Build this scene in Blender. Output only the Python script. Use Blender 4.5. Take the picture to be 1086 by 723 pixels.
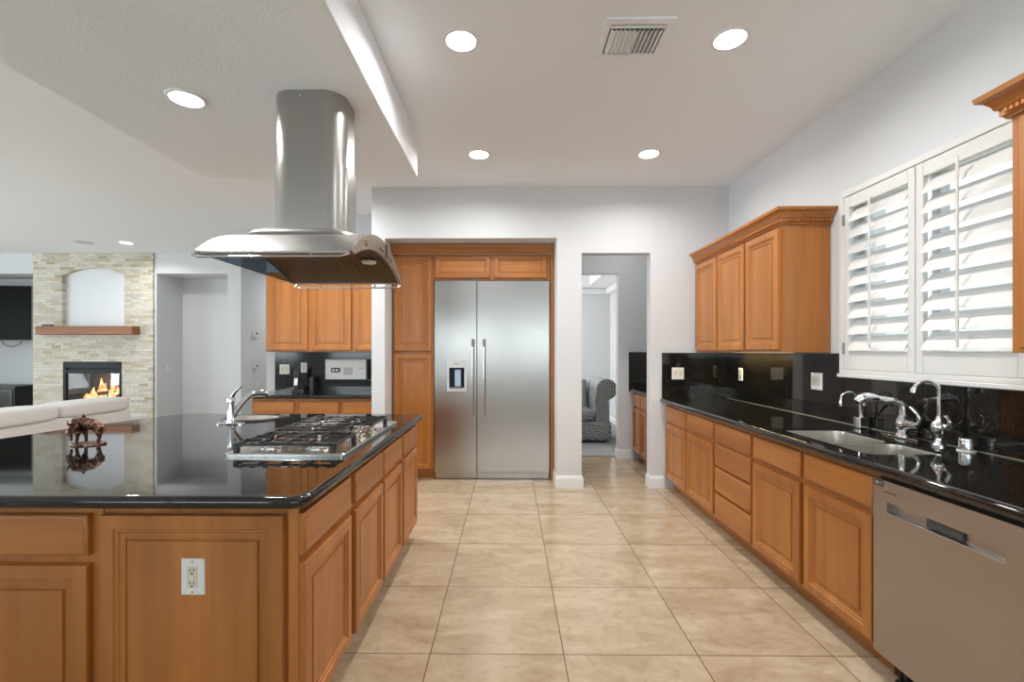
import bpy, bmesh, math, random
from mathutils import Vector, Matrix
random.seed(7)
for o in list(bpy.data.objects): bpy.data.objects.remove(o, do_unlink=True)
scn = bpy.context.scene
COL = scn.collection
PI = math.pi

# ------------------------------------------------------------------ camera
F, CX, CY, YAW, EYE = 494.0, 535.6, 373.0, 0.010, 1.376
cam_d = bpy.data.cameras.new('camera'); cam = bpy.data.objects.new('camera', cam_d); COL.objects.link(cam)
cam_d.sensor_width = 36.0; cam_d.sensor_fit = 'HORIZONTAL'
cam_d.lens = F * 36.0 / 1086.0
cam_d.shift_x = (543.0 - CX) / 1086.0
cam_d.shift_y = (CY - 361.5) / 1086.0
cam_d.clip_start = 0.02
cam.location = (0, 0, EYE); cam.rotation_euler = (PI / 2, 0, YAW)
scn.camera = cam
# ------------------------------------------------------------------ light & exposure
scn.view_settings.view_transform = 'Standard'; scn.view_settings.look = 'None'
scn.view_settings.gamma = 1.0; scn.view_settings.use_curve_mapping = False
scn.view_settings.exposure = 0.56
WORLD_STRENGTH = 1.25
FRONT_W, LEFT_W = (15.0, 15.0, 14.0, 14.0), (38.0, 12.0)          # watts per square metre of window, behind the camera and in the living room
DOWNLIGHT_W = 10.5
world = bpy.data.worlds.new('sky'); scn.world = world; world.use_nodes = True
wn = world.node_tree.nodes; wl = world.node_tree.links
bg = wn['Background']; bg.inputs['Strength'].default_value = WORLD_STRENGTH
tcw = wn.new('ShaderNodeTexCoord'); sep = wn.new('ShaderNodeSeparateXYZ'); rmp = wn.new('ShaderNodeValToRGB')
wl.new(tcw.outputs['Generated'], sep.inputs[0]); wl.new(sep.outputs['Z'], rmp.inputs[0]); wl.new(rmp.outputs[0], bg.inputs[0])
rmp.color_ramp.elements[0].position = 0.0; rmp.color_ramp.elements[0].color = (0.55, 0.62, 0.60, 1)
rmp.color_ramp.elements[1].position = 0.25; rmp.color_ramp.elements[1].color = (0.80, 0.90, 1.0, 1)

def area_light(name, loc, rot, sx, sy, watts, color, shape='RECTANGLE', spread=PI):
    d = bpy.data.lights.new(name, 'AREA'); d.shape = shape; d.size = sx
    if shape in ('RECTANGLE', 'ELLIPSE'): d.size_y = sy
    d.energy = watts; d.color = color; d.spread = spread
    o = bpy.data.objects.new(name, d); COL.objects.link(o); o.location = loc; o.rotation_euler = rot
    return o
UPTILT = math.radians(32)   # much of the daylight is aimed upward to brighten the ceiling
DAY = (0.88, 0.95, 1.0)
# daylight lamps outside unseen front and living room windows, added for the light level
FRONT_Y, LEFT_X = -3.0, -10.6
FRONT_WIN = [(-8.9, -6.5, 0.9, 2.45), (-5.6, -2.9, 0.9, 2.45), (-1.9, -0.35, 0.95, 2.45), (0.1, 1.65, 0.95, 2.45)]
LEFT_WIN = [(0.6, 3.4, 0.3, 2.6), (3.9, 6.4, 0.3, 2.6)]  # living room windows out of view, added for the light they let in
for (a, b, c, d), fw in zip(FRONT_WIN, FRONT_W):
    area_light('daylight_fill', ((a + b) / 2, FRONT_Y - 0.80, (c + d) / 2), (PI / 2 + math.radians(50), 0, 0), b - a, d - c, fw * (b - a) * (d - c), DAY)
for (a, b, c, d), lw in zip(LEFT_WIN, LEFT_W):
    area_light('daylight_fill', (LEFT_X - 0.70, (a + b) / 2, (c + d) / 2), (PI / 2 + UPTILT, 0, -PI / 2), b - a, d - c, lw * (b - a) * (d - c), DAY)
sun_d = bpy.data.lights.new('sun', 'SUN'); sun_d.energy = 2.0; sun_d.angle = math.radians(1.5); sun_d.color = (1.0, .97, .93)
sun = bpy.data.objects.new('sun', sun_d); COL.objects.link(sun)   # added so its bounce off the floor behind the camera brightens the ceiling
sun.rotation_euler = Vector((0.15, 1.0, -1.35)).to_track_quat('-Z', 'Y').to_euler()
# kitchen window: the brightness of the sky outside the shutters
area_light('daylight_fill', (2.95, 2.5, 2.1), (0, PI / 2 - 0.25, 0), 1.7, 1.9, 5.5, (0.93, 0.97, 1.0))
# lamp added inside the lounge beyond the pantry to brighten it; no window built
area_light('daylight_fill', (-0.9, 8.1, 1.6), (0, -PI / 2, 0), 1.6, 1.6, 45, (1.0, .99, .96))

# ------------------------------------------------------------------ materials
def mat(name):
    m = bpy.data.materials.new(name); m.use_nodes = True
    nt = m.node_tree; b = nt.nodes['Principled BSDF']
    return m, nt.nodes, nt.links, b
def simple(name, col, rough=0.5, metal=0.0, spec=0.5, coat=0.0, emit=None, es=0.0):
    m, n, l, b = mat(name)
    b.inputs['Base Color'].default_value = (*col, 1); b.inputs['Roughness'].default_value = rough
    b.inputs['Metallic'].default_value = metal; b.inputs['Specular IOR Level'].default_value = spec
    b.inputs['Coat Weight'].default_value = coat
    if emit: b.inputs['Emission Color'].default_value = (*emit, 1); b.inputs['Emission Strength'].default_value = es
    return m
def coords(n, l, scale, kind='Object', rnd=False):
    tc = n.new('ShaderNodeTexCoord'); mp = n.new('ShaderNodeMapping'); mp.inputs['Scale'].default_value = scale
    l.new(tc.outputs[kind], mp.inputs['Vector'])
    if rnd:
        oi = n.new('ShaderNodeObjectInfo'); mu = n.new('ShaderNodeMath'); mu.operation = 'MULTIPLY'; mu.inputs[1].default_value = 37.0
        l.new(oi.outputs['Random'], mu.inputs[0])
        cb = n.new('ShaderNodeCombineXYZ')
        for i in range(3): l.new(mu.outputs[0], cb.inputs[i])
        l.new(cb.outputs[0], mp.inputs['Location'])
    return mp.outputs[0]
def noise(n, l, vec, scale, detail=4, rough=0.5, dist=0.0):
    t = n.new('ShaderNodeTexNoise'); t.inputs['Scale'].default_value = scale; t.inputs['Detail'].default_value = detail
    t.inputs['Roughness'].default_value = rough; t.inputs['Distortion'].default_value = dist
    l.new(vec, t.inputs['Vector']); return t
def ramp(n, l, fac, stops):
    r = n.new('ShaderNodeValToRGB'); e = r.color_ramp.elements
    while len(e) < len(stops): e.new(0.5)
    for i, (p, c) in enumerate(stops): e[i].position = p; e[i].color = (*c, 1)
    l.new(fac, r.inputs[0]); return r.outputs[0]
def mix(n, l, fac, a, b, mode='MIX'):
    m = n.new('ShaderNodeMix'); m.data_type = 'RGBA'; m.blend_type = mode
    if isinstance(fac, float): m.inputs[0].default_value = fac
    else: l.new(fac, m.inputs[0])
    for i, v in ((6, a), (7, b)):
        if isinstance(v, tuple): m.inputs[i].default_value = (*v, 1)
        else: l.new(v, m.inputs[i])
    return m.outputs[2]
def bump(n, l, b, h, strength, dist=0.01):
    bp = n.new('ShaderNodeBump'); bp.inputs['Strength'].default_value = strength; bp.inputs['Distance'].default_value = dist
    l.new(h, bp.inputs['Height']); l.new(bp.outputs[0], b.inputs['Normal'])

def wood(name, axis, light, mid, dark, rough=0.38, coat=0.25):
    m, n, l, b = mat(name)
    s = [16, 16, 16]; s[axis] = 1.1
    v = coords(n, l, tuple(s), rnd=True)
    g = noise(n, l, v, 1.0, 6, 0.55, 0.6)
    c = ramp(n, l, g.outputs['Fac'], [(0.25, dark), (0.5, mid), (0.75, light)])
    s2 = [7, 7, 7]; s2[axis] = 0.35
    v2 = coords(n, l, tuple(s2), rnd=True)
    g2 = noise(n, l, v2, 1.0, 1, 0.4)
    c2 = ramp(n, l, g2.outputs['Fac'], [(0.35, (0.80, 0.78, 0.75)), (0.65, (1.08, 1.08, 1.08))])
    c = mix(n, l, 0.8, c, c2, 'MULTIPLY')
    l.new(c, b.inputs['Base Color'])
    b.inputs['Roughness'].default_value = rough; b.inputs['Coat Weight'].default_value = coat; b.inputs['Coat Roughness'].default_value = 0.25
    bump(n, l, b, g.outputs['Fac'], 0.05, 0.002)
    return m
WL, WM, WD = (0.485, 0.190, 0.040), (0.430, 0.156, 0.029), (0.360, 0.120, 0.020)
M_WV = wood('maple_upright_grain', 2, WL, WM, WD)
M_WH = wood('maple_level_grain', 0, WL, WM, WD)
M_MANTEL = wood('mantel_wood', 0, (0.36, 0.15, 0.05), (0.27, 0.10, 0.033), (0.18, 0.065, 0.02), 0.5, 0.0)

def paint(name, col, bs=0.15, sc=90):
    m, n, l, b = mat(name)
    b.inputs['Base Color'].default_value = (*col, 1); b.inputs['Roughness'].default_value = 0.75; b.inputs['Specular IOR Level'].default_value = 0.25
    v = coords(n, l, (1, 1, 1)); t = noise(n, l, v, sc, 3, 0.6)
    bump(n, l, b, t.outputs['Fac'], bs, 0.004)
    return m
M_WALL = paint('wall_paint', (0.67, 0.68, 0.695))
M_CEIL = paint('ceiling_paint', (0.89, 0.925, 0.965), 0.5, 75)
M_TRIM = simple('trim_paint', (0.80, 0.81, 0.82), 0.35)
M_SHUT = simple('shutter_paint', (0.69, 0.685, 0.665), 0.4)
M_PLATE = simple('white_plastic', (0.80, 0.80, 0.77), 0.35)
M_IVORY = simple('ivory_plastic', (0.68, 0.64, 0.53), 0.35)
M_BLACK = simple('black_plastic', (0.012, 0.012, 0.013), 0.35)
M_SLOT = simple('dark_slot', (0.01, 0.01, 0.01), 0.6)
M_IRON = simple('cast_iron', (0.020, 0.020, 0.021), 0.30, 0.0, 0.6)
M_CHROME = simple('chrome', (0.80, 0.81, 0.83), 0.07, 1.0)
M_DARKMETAL = simple('dark_painted_metal', (0.012, 0.014, 0.017), 0.45, 0.0, 0.2)
M_LAMP = simple('lamp_lens', (1, 1, 1), 0.5, emit=(1.0, 0.97, 0.92), es=9.0)
M_SCREEN = simple('tv_screen', (0.003, 0.003, 0.003), 0.35, spec=0.06)
M_DARKWOOD = simple('black_stained_wood', (0.014, 0.012, 0.012), 0.35)
M_GREY = simple('grey_plastic', (0.25, 0.25, 0.25), 0.5)
M_DUCT = simple('duct_interior', (0.12, 0.115, 0.11), 0.8)

def granite(name, spec_gain=0.5):
    m, n, l, b = mat(name)
    v = coords(n, l, (1, 1, 1))
    vo = n.new('ShaderNodeTexVoronoi'); vo.inputs['Scale'].default_value = 280; l.new(v, vo.inputs['Vector'])
    f1 = ramp(n, l, vo.outputs['Distance'], [(0.20, (1, 1, 1)), (0.36, (0, 0, 0))])
    t = noise(n, l, v, 60, 4, 0.7)
    f2 = ramp(n, l, t.outputs['Fac'], [(0.48, (0, 0, 0)), (0.64, (1, 1, 1))])
    fl = mix(n, l, 1.0, f1, f2, 'MULTIPLY')
    t2 = noise(n, l, v, 9, 4, 0.6)
    base = ramp(n, l, t2.outputs['Fac'], [(0.35, (0.004, 0.0045, 0.005)), (0.58, (0.010, 0.0095, 0.008)), (0.78, (0.022, 0.017, 0.010))])
    c = mix(n, l, fl, base, (0.15, 0.095, 0.038))
    l.new(c, b.inputs['Base Color'])
    b.inputs['Roughness'].default_value = 0.045; b.inputs['Specular IOR Level'].default_value = spec_gain; b.inputs['IOR'].default_value = 1.55
    return m
M_GRAN = granite('black_granite')

def steel(name, col, rough, axis):
    m, n, l, b = mat(name)
    s = [220, 220, 220]; s[axis] = 1.2
    v = coords(n, l, tuple(s)); t = noise(n, l, v, 1.0, 3, 0.6)
    v2 = coords(n, l, (2.2, 2.2, 3.0)); t2 = noise(n, l, v2, 1.0, 3, 0.6, 0.8)
    b.inputs['Roughness'].default_value = rough
    c = ramp(n, l, t2.outputs['Fac'], [(0.3, tuple(0.94 * x for x in col)), (0.7, col)])
    l.new(c, b.inputs['Base Color']); b.inputs['Metallic'].default_value = 1.0
    return m
M_FRIDGE = steel('fridge_steel', (0.46, 0.45, 0.435), 0.25, 0)
M_HOOD = steel('hood_steel', (0.42, 0.41, 0.395), 0.30, 2)
M_CANOPY = steel('canopy_steel', (0.37, 0.36, 0.345), 0.42, 0)
M_DISH = steel('dishwasher_steel', (0.46, 0.43, 0.40), 0.36, 0)
M_SINK = steel('sink_steel', (0.70, 0.67, 0.62), 0.33, 1)
M_TRAY = steel('cooktop_steel', (0.68, 0.67, 0.65), 0.18, 1)
M_END = simple('control_end_steel', (0.42, 0.38, 0.32), 0.36, 1.0)
M_FILTER = steel('filter_steel', (0.10, 0.072, 0.040), 0.30, 1)

def tile():
    m, n, l, b = mat('polished_travertine_tile')
    tc = n.new('ShaderNodeTexCoord'); mp = n.new('ShaderNodeMapping')
    T = 0.608
    mp.inputs['Location'].default_value = (0.362 + 20 * T, -2.121 + 20 * T, 0)
    l.new(tc.outputs['Object'], mp.inputs['Vector'])
    br = n.new('ShaderNodeTexBrick'); br.offset = 0.0; br.squash = 1.0
    br.inputs['Scale'].default_value = 1.0; br.inputs['Brick Width'].default_value = T; br.inputs['Row Height'].default_value = T
    br.inputs['Mortar Size'].default_value = 0.0028; br.inputs['Mortar Smooth'].default_value = 0.1; br.inputs['Bias'].default_value = 0.0
    br.inputs['Color1'].default_value = (0, 0, 0, 1); br.inputs['Color2'].default_value = (1, 1, 1, 1); br.inputs['Mortar'].default_value = (0.5, 0.5, 0.5, 1)
    l.new(mp.outputs[0], br.inputs['Vector'])
    # each tile shows its own piece of veining
    sc = n.new('ShaderNodeVectorMath'); sc.operation = 'SCALE'; sc.inputs['Scale'].default_value = 9.0; l.new(br.outputs['Color'], sc.inputs[0])
    ad = n.new('ShaderNodeVectorMath'); ad.operation = 'ADD'; l.new(mp.outputs[0], ad.inputs[0]); l.new(sc.outputs[0], ad.inputs[1])
    rot = n.new('ShaderNodeMapping'); rot.inputs['Rotation'].default_value = (0, 0, 0.5); rot.inputs['Scale'].default_value = (1.6, 4.2, 1)
    l.new(ad.outputs[0], rot.inputs['Vector'])
    t1 = noise(n, l, rot.outputs[0], 1.1, 7, 0.62, 1.2)
    c1 = ramp(n, l, t1.outputs['Fac'], [(0.26, (0.345, 0.245, 0.152)), (0.42, (0.430, 0.326, 0.218)), (0.56, (0.485, 0.380, 0.262)), (0.74, (0.545, 0.450, 0.330))])
    t2 = noise(n, l, ad.outputs[0], 7.0, 5, 0.65, 2.0)
    c2 = ramp(n, l, t2.outputs['Fac'], [(0.34, (0.84, 0.79, 0.74)), (0.50, (1, 1, 1)), (0.72, (1.04, 1.04, 1.03))])
    c = mix(n, l, 0.75, c1, c2, 'MULTIPLY')
    c = mix(n, l, br.outputs['Fac'], c, (0.15, 0.10, 0.06))
    l.new(c, b.inputs['Base Color'])
    b.inputs['Roughness'].default_value = 0.13; b.inputs['Specular IOR Level'].default_value = 0.45
    inv = n.new('ShaderNodeMath'); inv.operation = 'SUBTRACT'; inv.inputs[0].default_value = 1.0; l.new(br.outputs['Fac'], inv.inputs[1])
    bump(n, l, b, inv.outputs[0], 0.25, 0.002)
    return m
M_TILE = tile()

def ledger():
    m, n, l, b = mat('ledger_stone')
    tc = n.new('ShaderNodeTexCoord'); sp = n.new('ShaderNodeSeparateXYZ'); cb = n.new('ShaderNodeCombineXYZ')
    l.new(tc.outputs['Object'], sp.inputs[0]); l.new(sp.outputs['X'], cb.inputs[0]); l.new(sp.outputs['Z'], cb.inputs[1])
    mp = n.new('ShaderNodeMapping'); mp.inputs['Location'].default_value = (20, 20, 0); l.new(cb.outputs[0], mp.inputs[0])
    br = n.new('ShaderNodeTexBrick'); br.offset = 0.37; br.squash = 1.6; br.squash_frequency = 3
    br.inputs['Scale'].default_value = 1.0; br.inputs['Brick Width'].default_value = 0.15; br.inputs['Row Height'].default_value = 0.046
    br.inputs['Mortar Size'].default_value = 0.003; br.inputs['Mortar Smooth'].default_value = 0.2
    br.inputs['Color1'].default_value = (0, 0, 0, 1); br.inputs['Color2'].default_value = (1, 1, 1, 1); br.inputs['Mortar'].default_value = (0.3, 0.3, 0.3, 1)
    l.new(mp.outputs[0], br.inputs['Vector'])
    c = ramp(n, l, br.outputs['Color'], [(0.0, (0.50, 0.41, 0.29)), (0.14, (0.64, 0.57, 0.45)), (0.35, (0.71, 0.67, 0.58)), (0.75, (0.78, 0.76, 0.70)), (1.0, (0.56, 0.53, 0.48))])
    t = noise(n, l, mp.outputs[0], 26, 5, 0.7)
    c2 = ramp(n, l, t.outputs['Fac'], [(0.3, (0.72, 0.69, 0.65)), (0.65, (1.06, 1.06, 1.06))])
    c = mix(n, l, 0.8, c, c2, 'MULTIPLY')
    c = mix(n, l, br.outputs['Fac'], c, (0.55, 0.48, 0.38))
    l.new(c, b.inputs['Base Color']); b.inputs['Roughness'].default_value = 0.8
    h = mix(n, l, 0.35, br.outputs['Color'], t.outputs['Fac'])
    bump(n, l, b, h, 0.9, 0.02)
    return m
M_STONE = ledger()

def fabric(name, col, sc=420, var=0.12):
    m, n, l, b = mat(name)
    v = coords(n, l, (1, 1, 1)); t = noise(n, l, v, sc, 2, 0.6)
    c = ramp(n, l, t.outputs['Fac'], [(0.35, tuple(x * (1 - var) for x in col)), (0.65, tuple(x * (1 + var) for x in col))])
    l.new(c, b.inputs['Base Color']); b.inputs['Roughness'].default_value = 0.95; b.inputs['Specular IOR Level'].default_value = 0.15
    bump(n, l, b, t.outputs['Fac'], 0.25, 0.002); return m
M_SOFA = fabric('grey_linen', (0.75, 0.745, 0.73))
M_CARPET = fabric('grey_carpet', (0.40, 0.395, 0.39), 160, 0.35)
def checks():
    m, n, l, b = mat('diamond_weave')
    tc = n.new('ShaderNodeTexCoord'); mp = n.new('ShaderNodeMapping'); mp.inputs['Rotation'].default_value = (0.7, 0.78, 0.6); mp.inputs['Scale'].default_value = (1, 1, 1)
    l.new(tc.outputs['Object'], mp.inputs[0])
    ck = n.new('ShaderNodeTexChecker'); ck.inputs['Scale'].default_value = 52
    ck.inputs['Color1'].default_value = (0.03, 0.032, 0.036, 1); ck.inputs['Color2'].default_value = (0.42, 0.42, 0.40, 1)
    l.new(mp.outputs[0], ck.inputs['Vector']); l.new(ck.outputs['Color'], b.inputs['Base Color'])
    b.inputs['Roughness'].default_value = 0.85; return m
M_CHECK = checks()
M_LEATHER = simple('silver_grey_leather', (0.30, 0.31, 0.32), 0.4)
def bronze():
    m, n, l, b = mat('patinated_bronze')
    v = coords(n, l, (1, 1, 1)); t = noise(n, l, v, 60, 4, 0.6)
    c = ramp(n, l, t.outputs['Fac'], [(0.35, (0.020, 0.007, 0.004)), (0.52, (0.14, 0.055, 0.028)), (0.70, (0.50, 0.38, 0.32))])
    l.new(c, b.inputs['Base Color']); b.inputs['Metallic'].default_value = 0.8; b.inputs['Roughness'].default_value = 0.32
    bump(n, l, b, t.outputs['Fac'], 0.6, 0.01); return m
M_BRONZE = bronze()
def glass(name, tint, gloss):
    m, n, l, b = mat(name); n.remove(b)
    out = n['Material Output']; tr = n.new('ShaderNodeBsdfTransparent'); gl = n.new('ShaderNodeBsdfGlossy'); mx = n.new('ShaderNodeMixShader')
    tr.inputs[0].default_value = (*tint, 1); gl.inputs['Roughness'].default_value = 0.02
    mx.inputs[0].default_value = gloss; l.new(tr.outputs[0], mx.inputs[1]); l.new(gl.outputs[0], mx.inputs[2]); l.new(mx.outputs[0], out.inputs[0])
    return m
M_GLASS = glass('window_glass', (0.95, 0.97, 0.97), 0.06)
M_FIREGLASS = glass('fireplace_glass', (0.92, 0.92, 0.92), 0.05)
M_SMOKE = glass('blue_grey_glass', (0.42, 0.49, 0.55), 0.14)
def flame():
    m, n, l, b = mat('flame'); n.remove(b)
    out = n['Material Output']; em = n.new('ShaderNodeEmission')
    v = coords(n, l, (1, 1, 1)); t = noise(n, l, v, 14, 3, 0.6)
    c = ramp(n, l, t.outputs['Fac'], [(0.35, (1.0, 0.20, 0.04)), (0.5, (1.0, 0.50, 0.16)), (0.62, (1.0, 0.80, 0.50))])
    l.new(c, em.inputs[0]); em.inputs[1].default_value = 1.3; l.new(em.outputs[0], out.inputs[0]); return m
M_FLAME = flame()
M_LOG = paint('charred_log', (0.12, 0.065, 0.045), 0.8, 30)
M_EMBER = simple('glowing_embers', (0.2, 0.05, 0.03), 0.8, emit=(1.0, 0.25, 0.10), es=0.9)
M_FIREBRICK = paint('firebox_lining', (0.09, 0.09, 0.09), 0.3, 30)
M_NICHE = paint('niche_paint', (0.78, 0.80, 0.83))
M_GRASS = paint('gravel_yard', (0.45, 0.42, 0.36), 0.4, 20)
M_WINFRAME = simple('window_vinyl', (0.55, 0.56, 0.57), 0.4)
M_WARMLED = simple('warm_led', (1, 1, 1), 0.5, emit=(1.0, 0.75, 0.35), es=1.0)

# ------------------------------------------------------------------ mesh helpers
class MB:
    def __init__(s): s.v = []; s.f = []; s.mi = []; s.cur = 0
    def add(s, vs, fs):
        o = len(s.v); s.v += [tuple(p) for p in vs]; s.f += [tuple(i + o for i in f) for f in fs]; s.mi += [s.cur] * len(fs); return s
    def mat(s, i): s.cur = i; return s
    def box(s, x0, x1, y0, y1, z0, z1, r=0.0):
        x0, x1 = min(x0, x1), max(x0, x1); y0, y1 = min(y0, y1), max(y0, y1); z0, z1 = min(z0, z1), max(z0, z1)
        if r <= 0:
            v = [(x, y, z) for z in (z0, z1) for y in (y0, y1) for x in (x0, x1)]
            return s.add(v, [(0, 2, 3, 1), (4, 5, 7, 6), (0, 1, 5, 4), (2, 6, 7, 3), (0, 4, 6, 2), (1, 3, 7, 5)])
        r = min(r, (x1 - x0) * .49, (y1 - y0) * .49, (z1 - z0) * .49)
        bm = bmesh.new(); bmesh.ops.create_cube(bm, size=1)
        for q in bm.verts: q.co = Vector(((x0 + x1) / 2 + q.co.x * (x1 - x0), (y0 + y1) / 2 + q.co.y * (y1 - y0), (z0 + z1) / 2 + q.co.z * (z1 - z0)))
        bmesh.ops.bevel(bm, geom=bm.edges[:], offset=r, segments=1 if r < 0.006 else 3, affect='EDGES', profile=0.5)
        s.bm(bm); return s
    def bm(s, bm):
        bm.verts.index_update(); s.add([q.co[:] for q in bm.verts], [[q.index for q in f.verts] for f in bm.faces]); bm.free(); return s
    def loft(s, rings, caps=(True, True), closed=True):
        n = len(rings[0]); v = [p for r in rings for p in r]; f = []
        for i in range(len(rings) - 1):
            for j in range(n if closed else n - 1):
                k = (j + 1) % n; f.append((i * n + j, i * n + k, (i + 1) * n + k, (i + 1) * n + j))
        if closed and caps[0]: f.append(tuple(range(n - 1, -1, -1)))
        if closed and caps[1]: f.append(tuple((len(rings) - 1) * n + j for j in range(n)))
        return s.add(v, f)
    def prism(s, poly, axis, a, b):
        def P(p, t):
            return {'x': (t, p[0], p[1]), 'y': (p[0], t, p[1]), 'z': (p[0], p[1], t)}[axis]
        return s.loft([[P(p, a) for p in poly], [P(p, b) for p in poly]])
    def lathe(s, c, prof, n=24, axis='z'):
        rings = []
        for (r, h) in prof:
            ring = []
            for i in range(n):
                t = 2 * PI * i / n; a, b = max(r, 1e-4) * math.cos(t), max(r, 1e-4) * math.sin(t)
                ring.append({'z': (c[0] + a, c[1] + b, c[2] + h), 'y': (c[0] + a, c[1] + h, c[2] + b), 'x': (c[0] + h, c[1] + a, c[2] + b)}[axis])
            rings.append(ring)
        return s.loft(rings)
    def cyl(s, c, r, h, n=24, axis='z'): return s.lathe(c, [(r, 0), (r, h)], n, axis)
    def tube(s, pts, r, n=10, smooth=0):
        pts = [Vector(p) for p in pts]; rad = list(r) if isinstance(r, (list, tuple)) else [r] * len(pts)
        if smooth:
            P, R = [], []
            for i in range(len(pts) - 1):
                p0 = pts[max(i - 1, 0)]; p1 = pts[i]; p2 = pts[i + 1]; p3 = pts[min(i + 2, len(pts) - 1)]
                for k in range(smooth):
                    t = k / smooth
                    P.append(0.5 * ((2 * p1) + (-p0 + p2) * t + (2 * p0 - 5 * p1 + 4 * p2 - p3) * t * t + (-p0 + 3 * p1 - 3 * p2 + p3) * t ** 3))
                    R.append(rad[i] * (1 - t) + rad[i + 1] * t)
            P.append(pts[-1]); R.append(rad[-1]); pts, rad = P, R
        rings = []; up = None
        for i, p in enumerate(pts):
            d = (pts[min(i + 1, len(pts) - 1)] - pts[max(i - 1, 0)]).normalized()
            if up is None:
                up = Vector((0, 0, 1)) if abs(d.z) < 0.9 else Vector((1, 0, 0))
            a = d.cross(up).normalized(); up = a.cross(d).normalized()
            rings.append([tuple(p + rad[i] * (a * math.cos(2 * PI * j / n) + up * math.sin(2 * PI * j / n))) for j in range(n)])
        return s.loft(rings)
    def panel(s, x0, x1, z0, z1, rings, y=0.0):
        """ a front facing -y: rings of (inset, protrusion) """
        R = [[(x0 + i, y - p, z0 + i), (x1 - i, y - p, z0 + i), (x1 - i, y - p, z1 - i), (x0 + i, y - p, z1 - i)] for (i, p) in rings]
        return s.loft(R)
    def shift(s, d): s.v = [(p[0] + d[0], p[1] + d[1], p[2] + d[2]) for p in s.v]; return s
    def xf(s, M): s.v = [tuple(M @ Vector(p)) for p in s.v]; return s

ROOT = {}
def mesh_of(name, mb, mats, ang=35):
    me = bpy.data.meshes.new(name); me.from_pydata(mb.v, [], mb.f)
    mats = mats if isinstance(mats, (list, tuple)) else [mats]
    for m in mats: me.materials.append(m)
    me.polygons.foreach_set('material_index', mb.mi)
    bm = bmesh.new(); bm.from_mesh(me); bmesh.ops.recalc_face_normals(bm, faces=bm.faces[:]); bm.to_mesh(me); bm.free()
    me.polygons.foreach_set('use_smooth', [True] * len(me.polygons))
    me.set_sharp_from_angle(angle=math.radians(ang)); me.update()
    return me
def obj(name, mb, mats, parent=None, world=False, label=None, ang=35):
    """ one mesh object; with world=True its shape was given in room coordinates """
    if parent is not None and world:
        mb.xf(ROOT[parent.name].inverted())
    o = bpy.data.objects.new(name, mesh_of(name, mb, mats, ang)); COL.objects.link(o)
    if parent is not None: o.parent = parent; ROOT[o.name] = ROOT[parent.name]
    if label: o['label'] = label
    wm = o.modifiers.new('weighted_normals', 'WEIGHTED_NORMAL'); wm.keep_sharp = True
    return o
def tag(o, label, cat, group=None):
    o['label'] = label; o['category'] = cat
    if group: o['group'] = group
    return o
def thing(name, label, cat, loc=(0, 0, 0), rz=0.0, group=None):
    o = bpy.data.objects.new(name, None); COL.objects.link(o); o.empty_display_size = 0.1
    o.location = loc; o.rotation_euler = (0, 0, rz)
    ROOT[o.name] = Matrix.Translation(loc) @ Matrix.Rotation(rz, 4, 'Z')
    return tag(o, label, cat, group)
def single(name, mb, mats, label, cat, loc, group=None, ang=35):
    """ a thing that is one mesh, shape given in room coordinates, origin at loc """
    mb.shift((-loc[0], -loc[1], -loc[2])); o = obj(name, mb, mats, ang=ang); o.location = loc
    return tag(o, label, cat, group)
def struct(name, mb, mats, parent=None, ang=35):
    o = obj(name, mb, mats, ang=ang); o['kind'] = 'structure'
    if parent is not None: o.parent = parent
    return o
def dup(root, loc, label, rz=None, group=None):
    r = root.copy(); COL.objects.link(r); r.location = loc; r['label'] = label
    if rz is not None: r.rotation_euler = (0, 0, rz)
    if group: r['group'] = group
    def kids(a, b):
        for ch in [c for c in a.children]:
            c = ch.copy(); COL.objects.link(c); c.parent = b; kids(ch, c)
    kids(root, r); return r

def wall_x(mb, y0, y1, x0, x1, z0, z1, holes=()):
    """ wall standing along x, holes (xa, xb, za, zb) """
    xs = sorted({x0, x1, *[h[0] for h in holes], *[h[1] for h in holes]}); xs = [x for x in xs if x0 <= x <= x1]
    zs = sorted({z0, z1, *[h[2] for h in holes], *[h[3] for h in holes]}); zs = [z for z in zs if z0 <= z <= z1]
    for a, b in zip(xs, xs[1:]):
        run = None
        for c, d in list(zip(zs, zs[1:])):
            hole = any(h[0] <= (a + b) / 2 <= h[1] and h[2] <= (c + d) / 2 <= h[3] for h in holes)
            if not hole: run = (run[0], d) if run else (c, d)
            if hole and run: mb.box(a, b, y0, y1, *run); run = None
        if run: mb.box(a, b, y0, y1, *run)
    return mb
def wall_y(mb, x0, x1, y0, y1, z0, z1, holes=()):
    t = wall_x(MB(), x0, x1, y0, y1, z0, z1, holes)
    return mb.add([(p[1], p[0], p[2]) for p in t.v], t.f)

def arc(cx, cz, rx, rz, a0, a1, n):
    return [(cx + rx * math.cos(a0 + (a1 - a0) * i / n), cz + rz * math.sin(a0 + (a1 - a0) * i / n)) for i in range(n + 1)]
def rrect(x0, x1, y0, y1, r, n=5):
    p = []
    for (cx, cy, a) in ((x1 - r, y1 - r, 0), (x0 + r, y1 - r, PI / 2), (x0 + r, y0 + r, PI), (x1 - r, y0 + r, 3 * PI / 2)):
        p += [(cx + r * math.cos(a + PI / 2 * i / n), cy + r * math.sin(a + PI / 2 * i / n)) for i in range(n + 1)]
    return p
def offset(poly, d):
    """ counter-clockwise outline moved inwards by d """
    n = len(poly); out = []
    for i in range(n):
        a, b, c = Vector(poly[i - 1]), Vector(poly[i]), Vector(poly[(i + 1) % n])
        e1 = (b - a).normalized(); e2 = (c - b).normalized()
        n1 = Vector((-e1.y, e1.x)); n2 = Vector((-e2.y, e2.x)); m = n1 + n2
        out.append(tuple(b + m * (d / max(0.3, 1 + n1.dot(n2)))))
    return out
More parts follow.
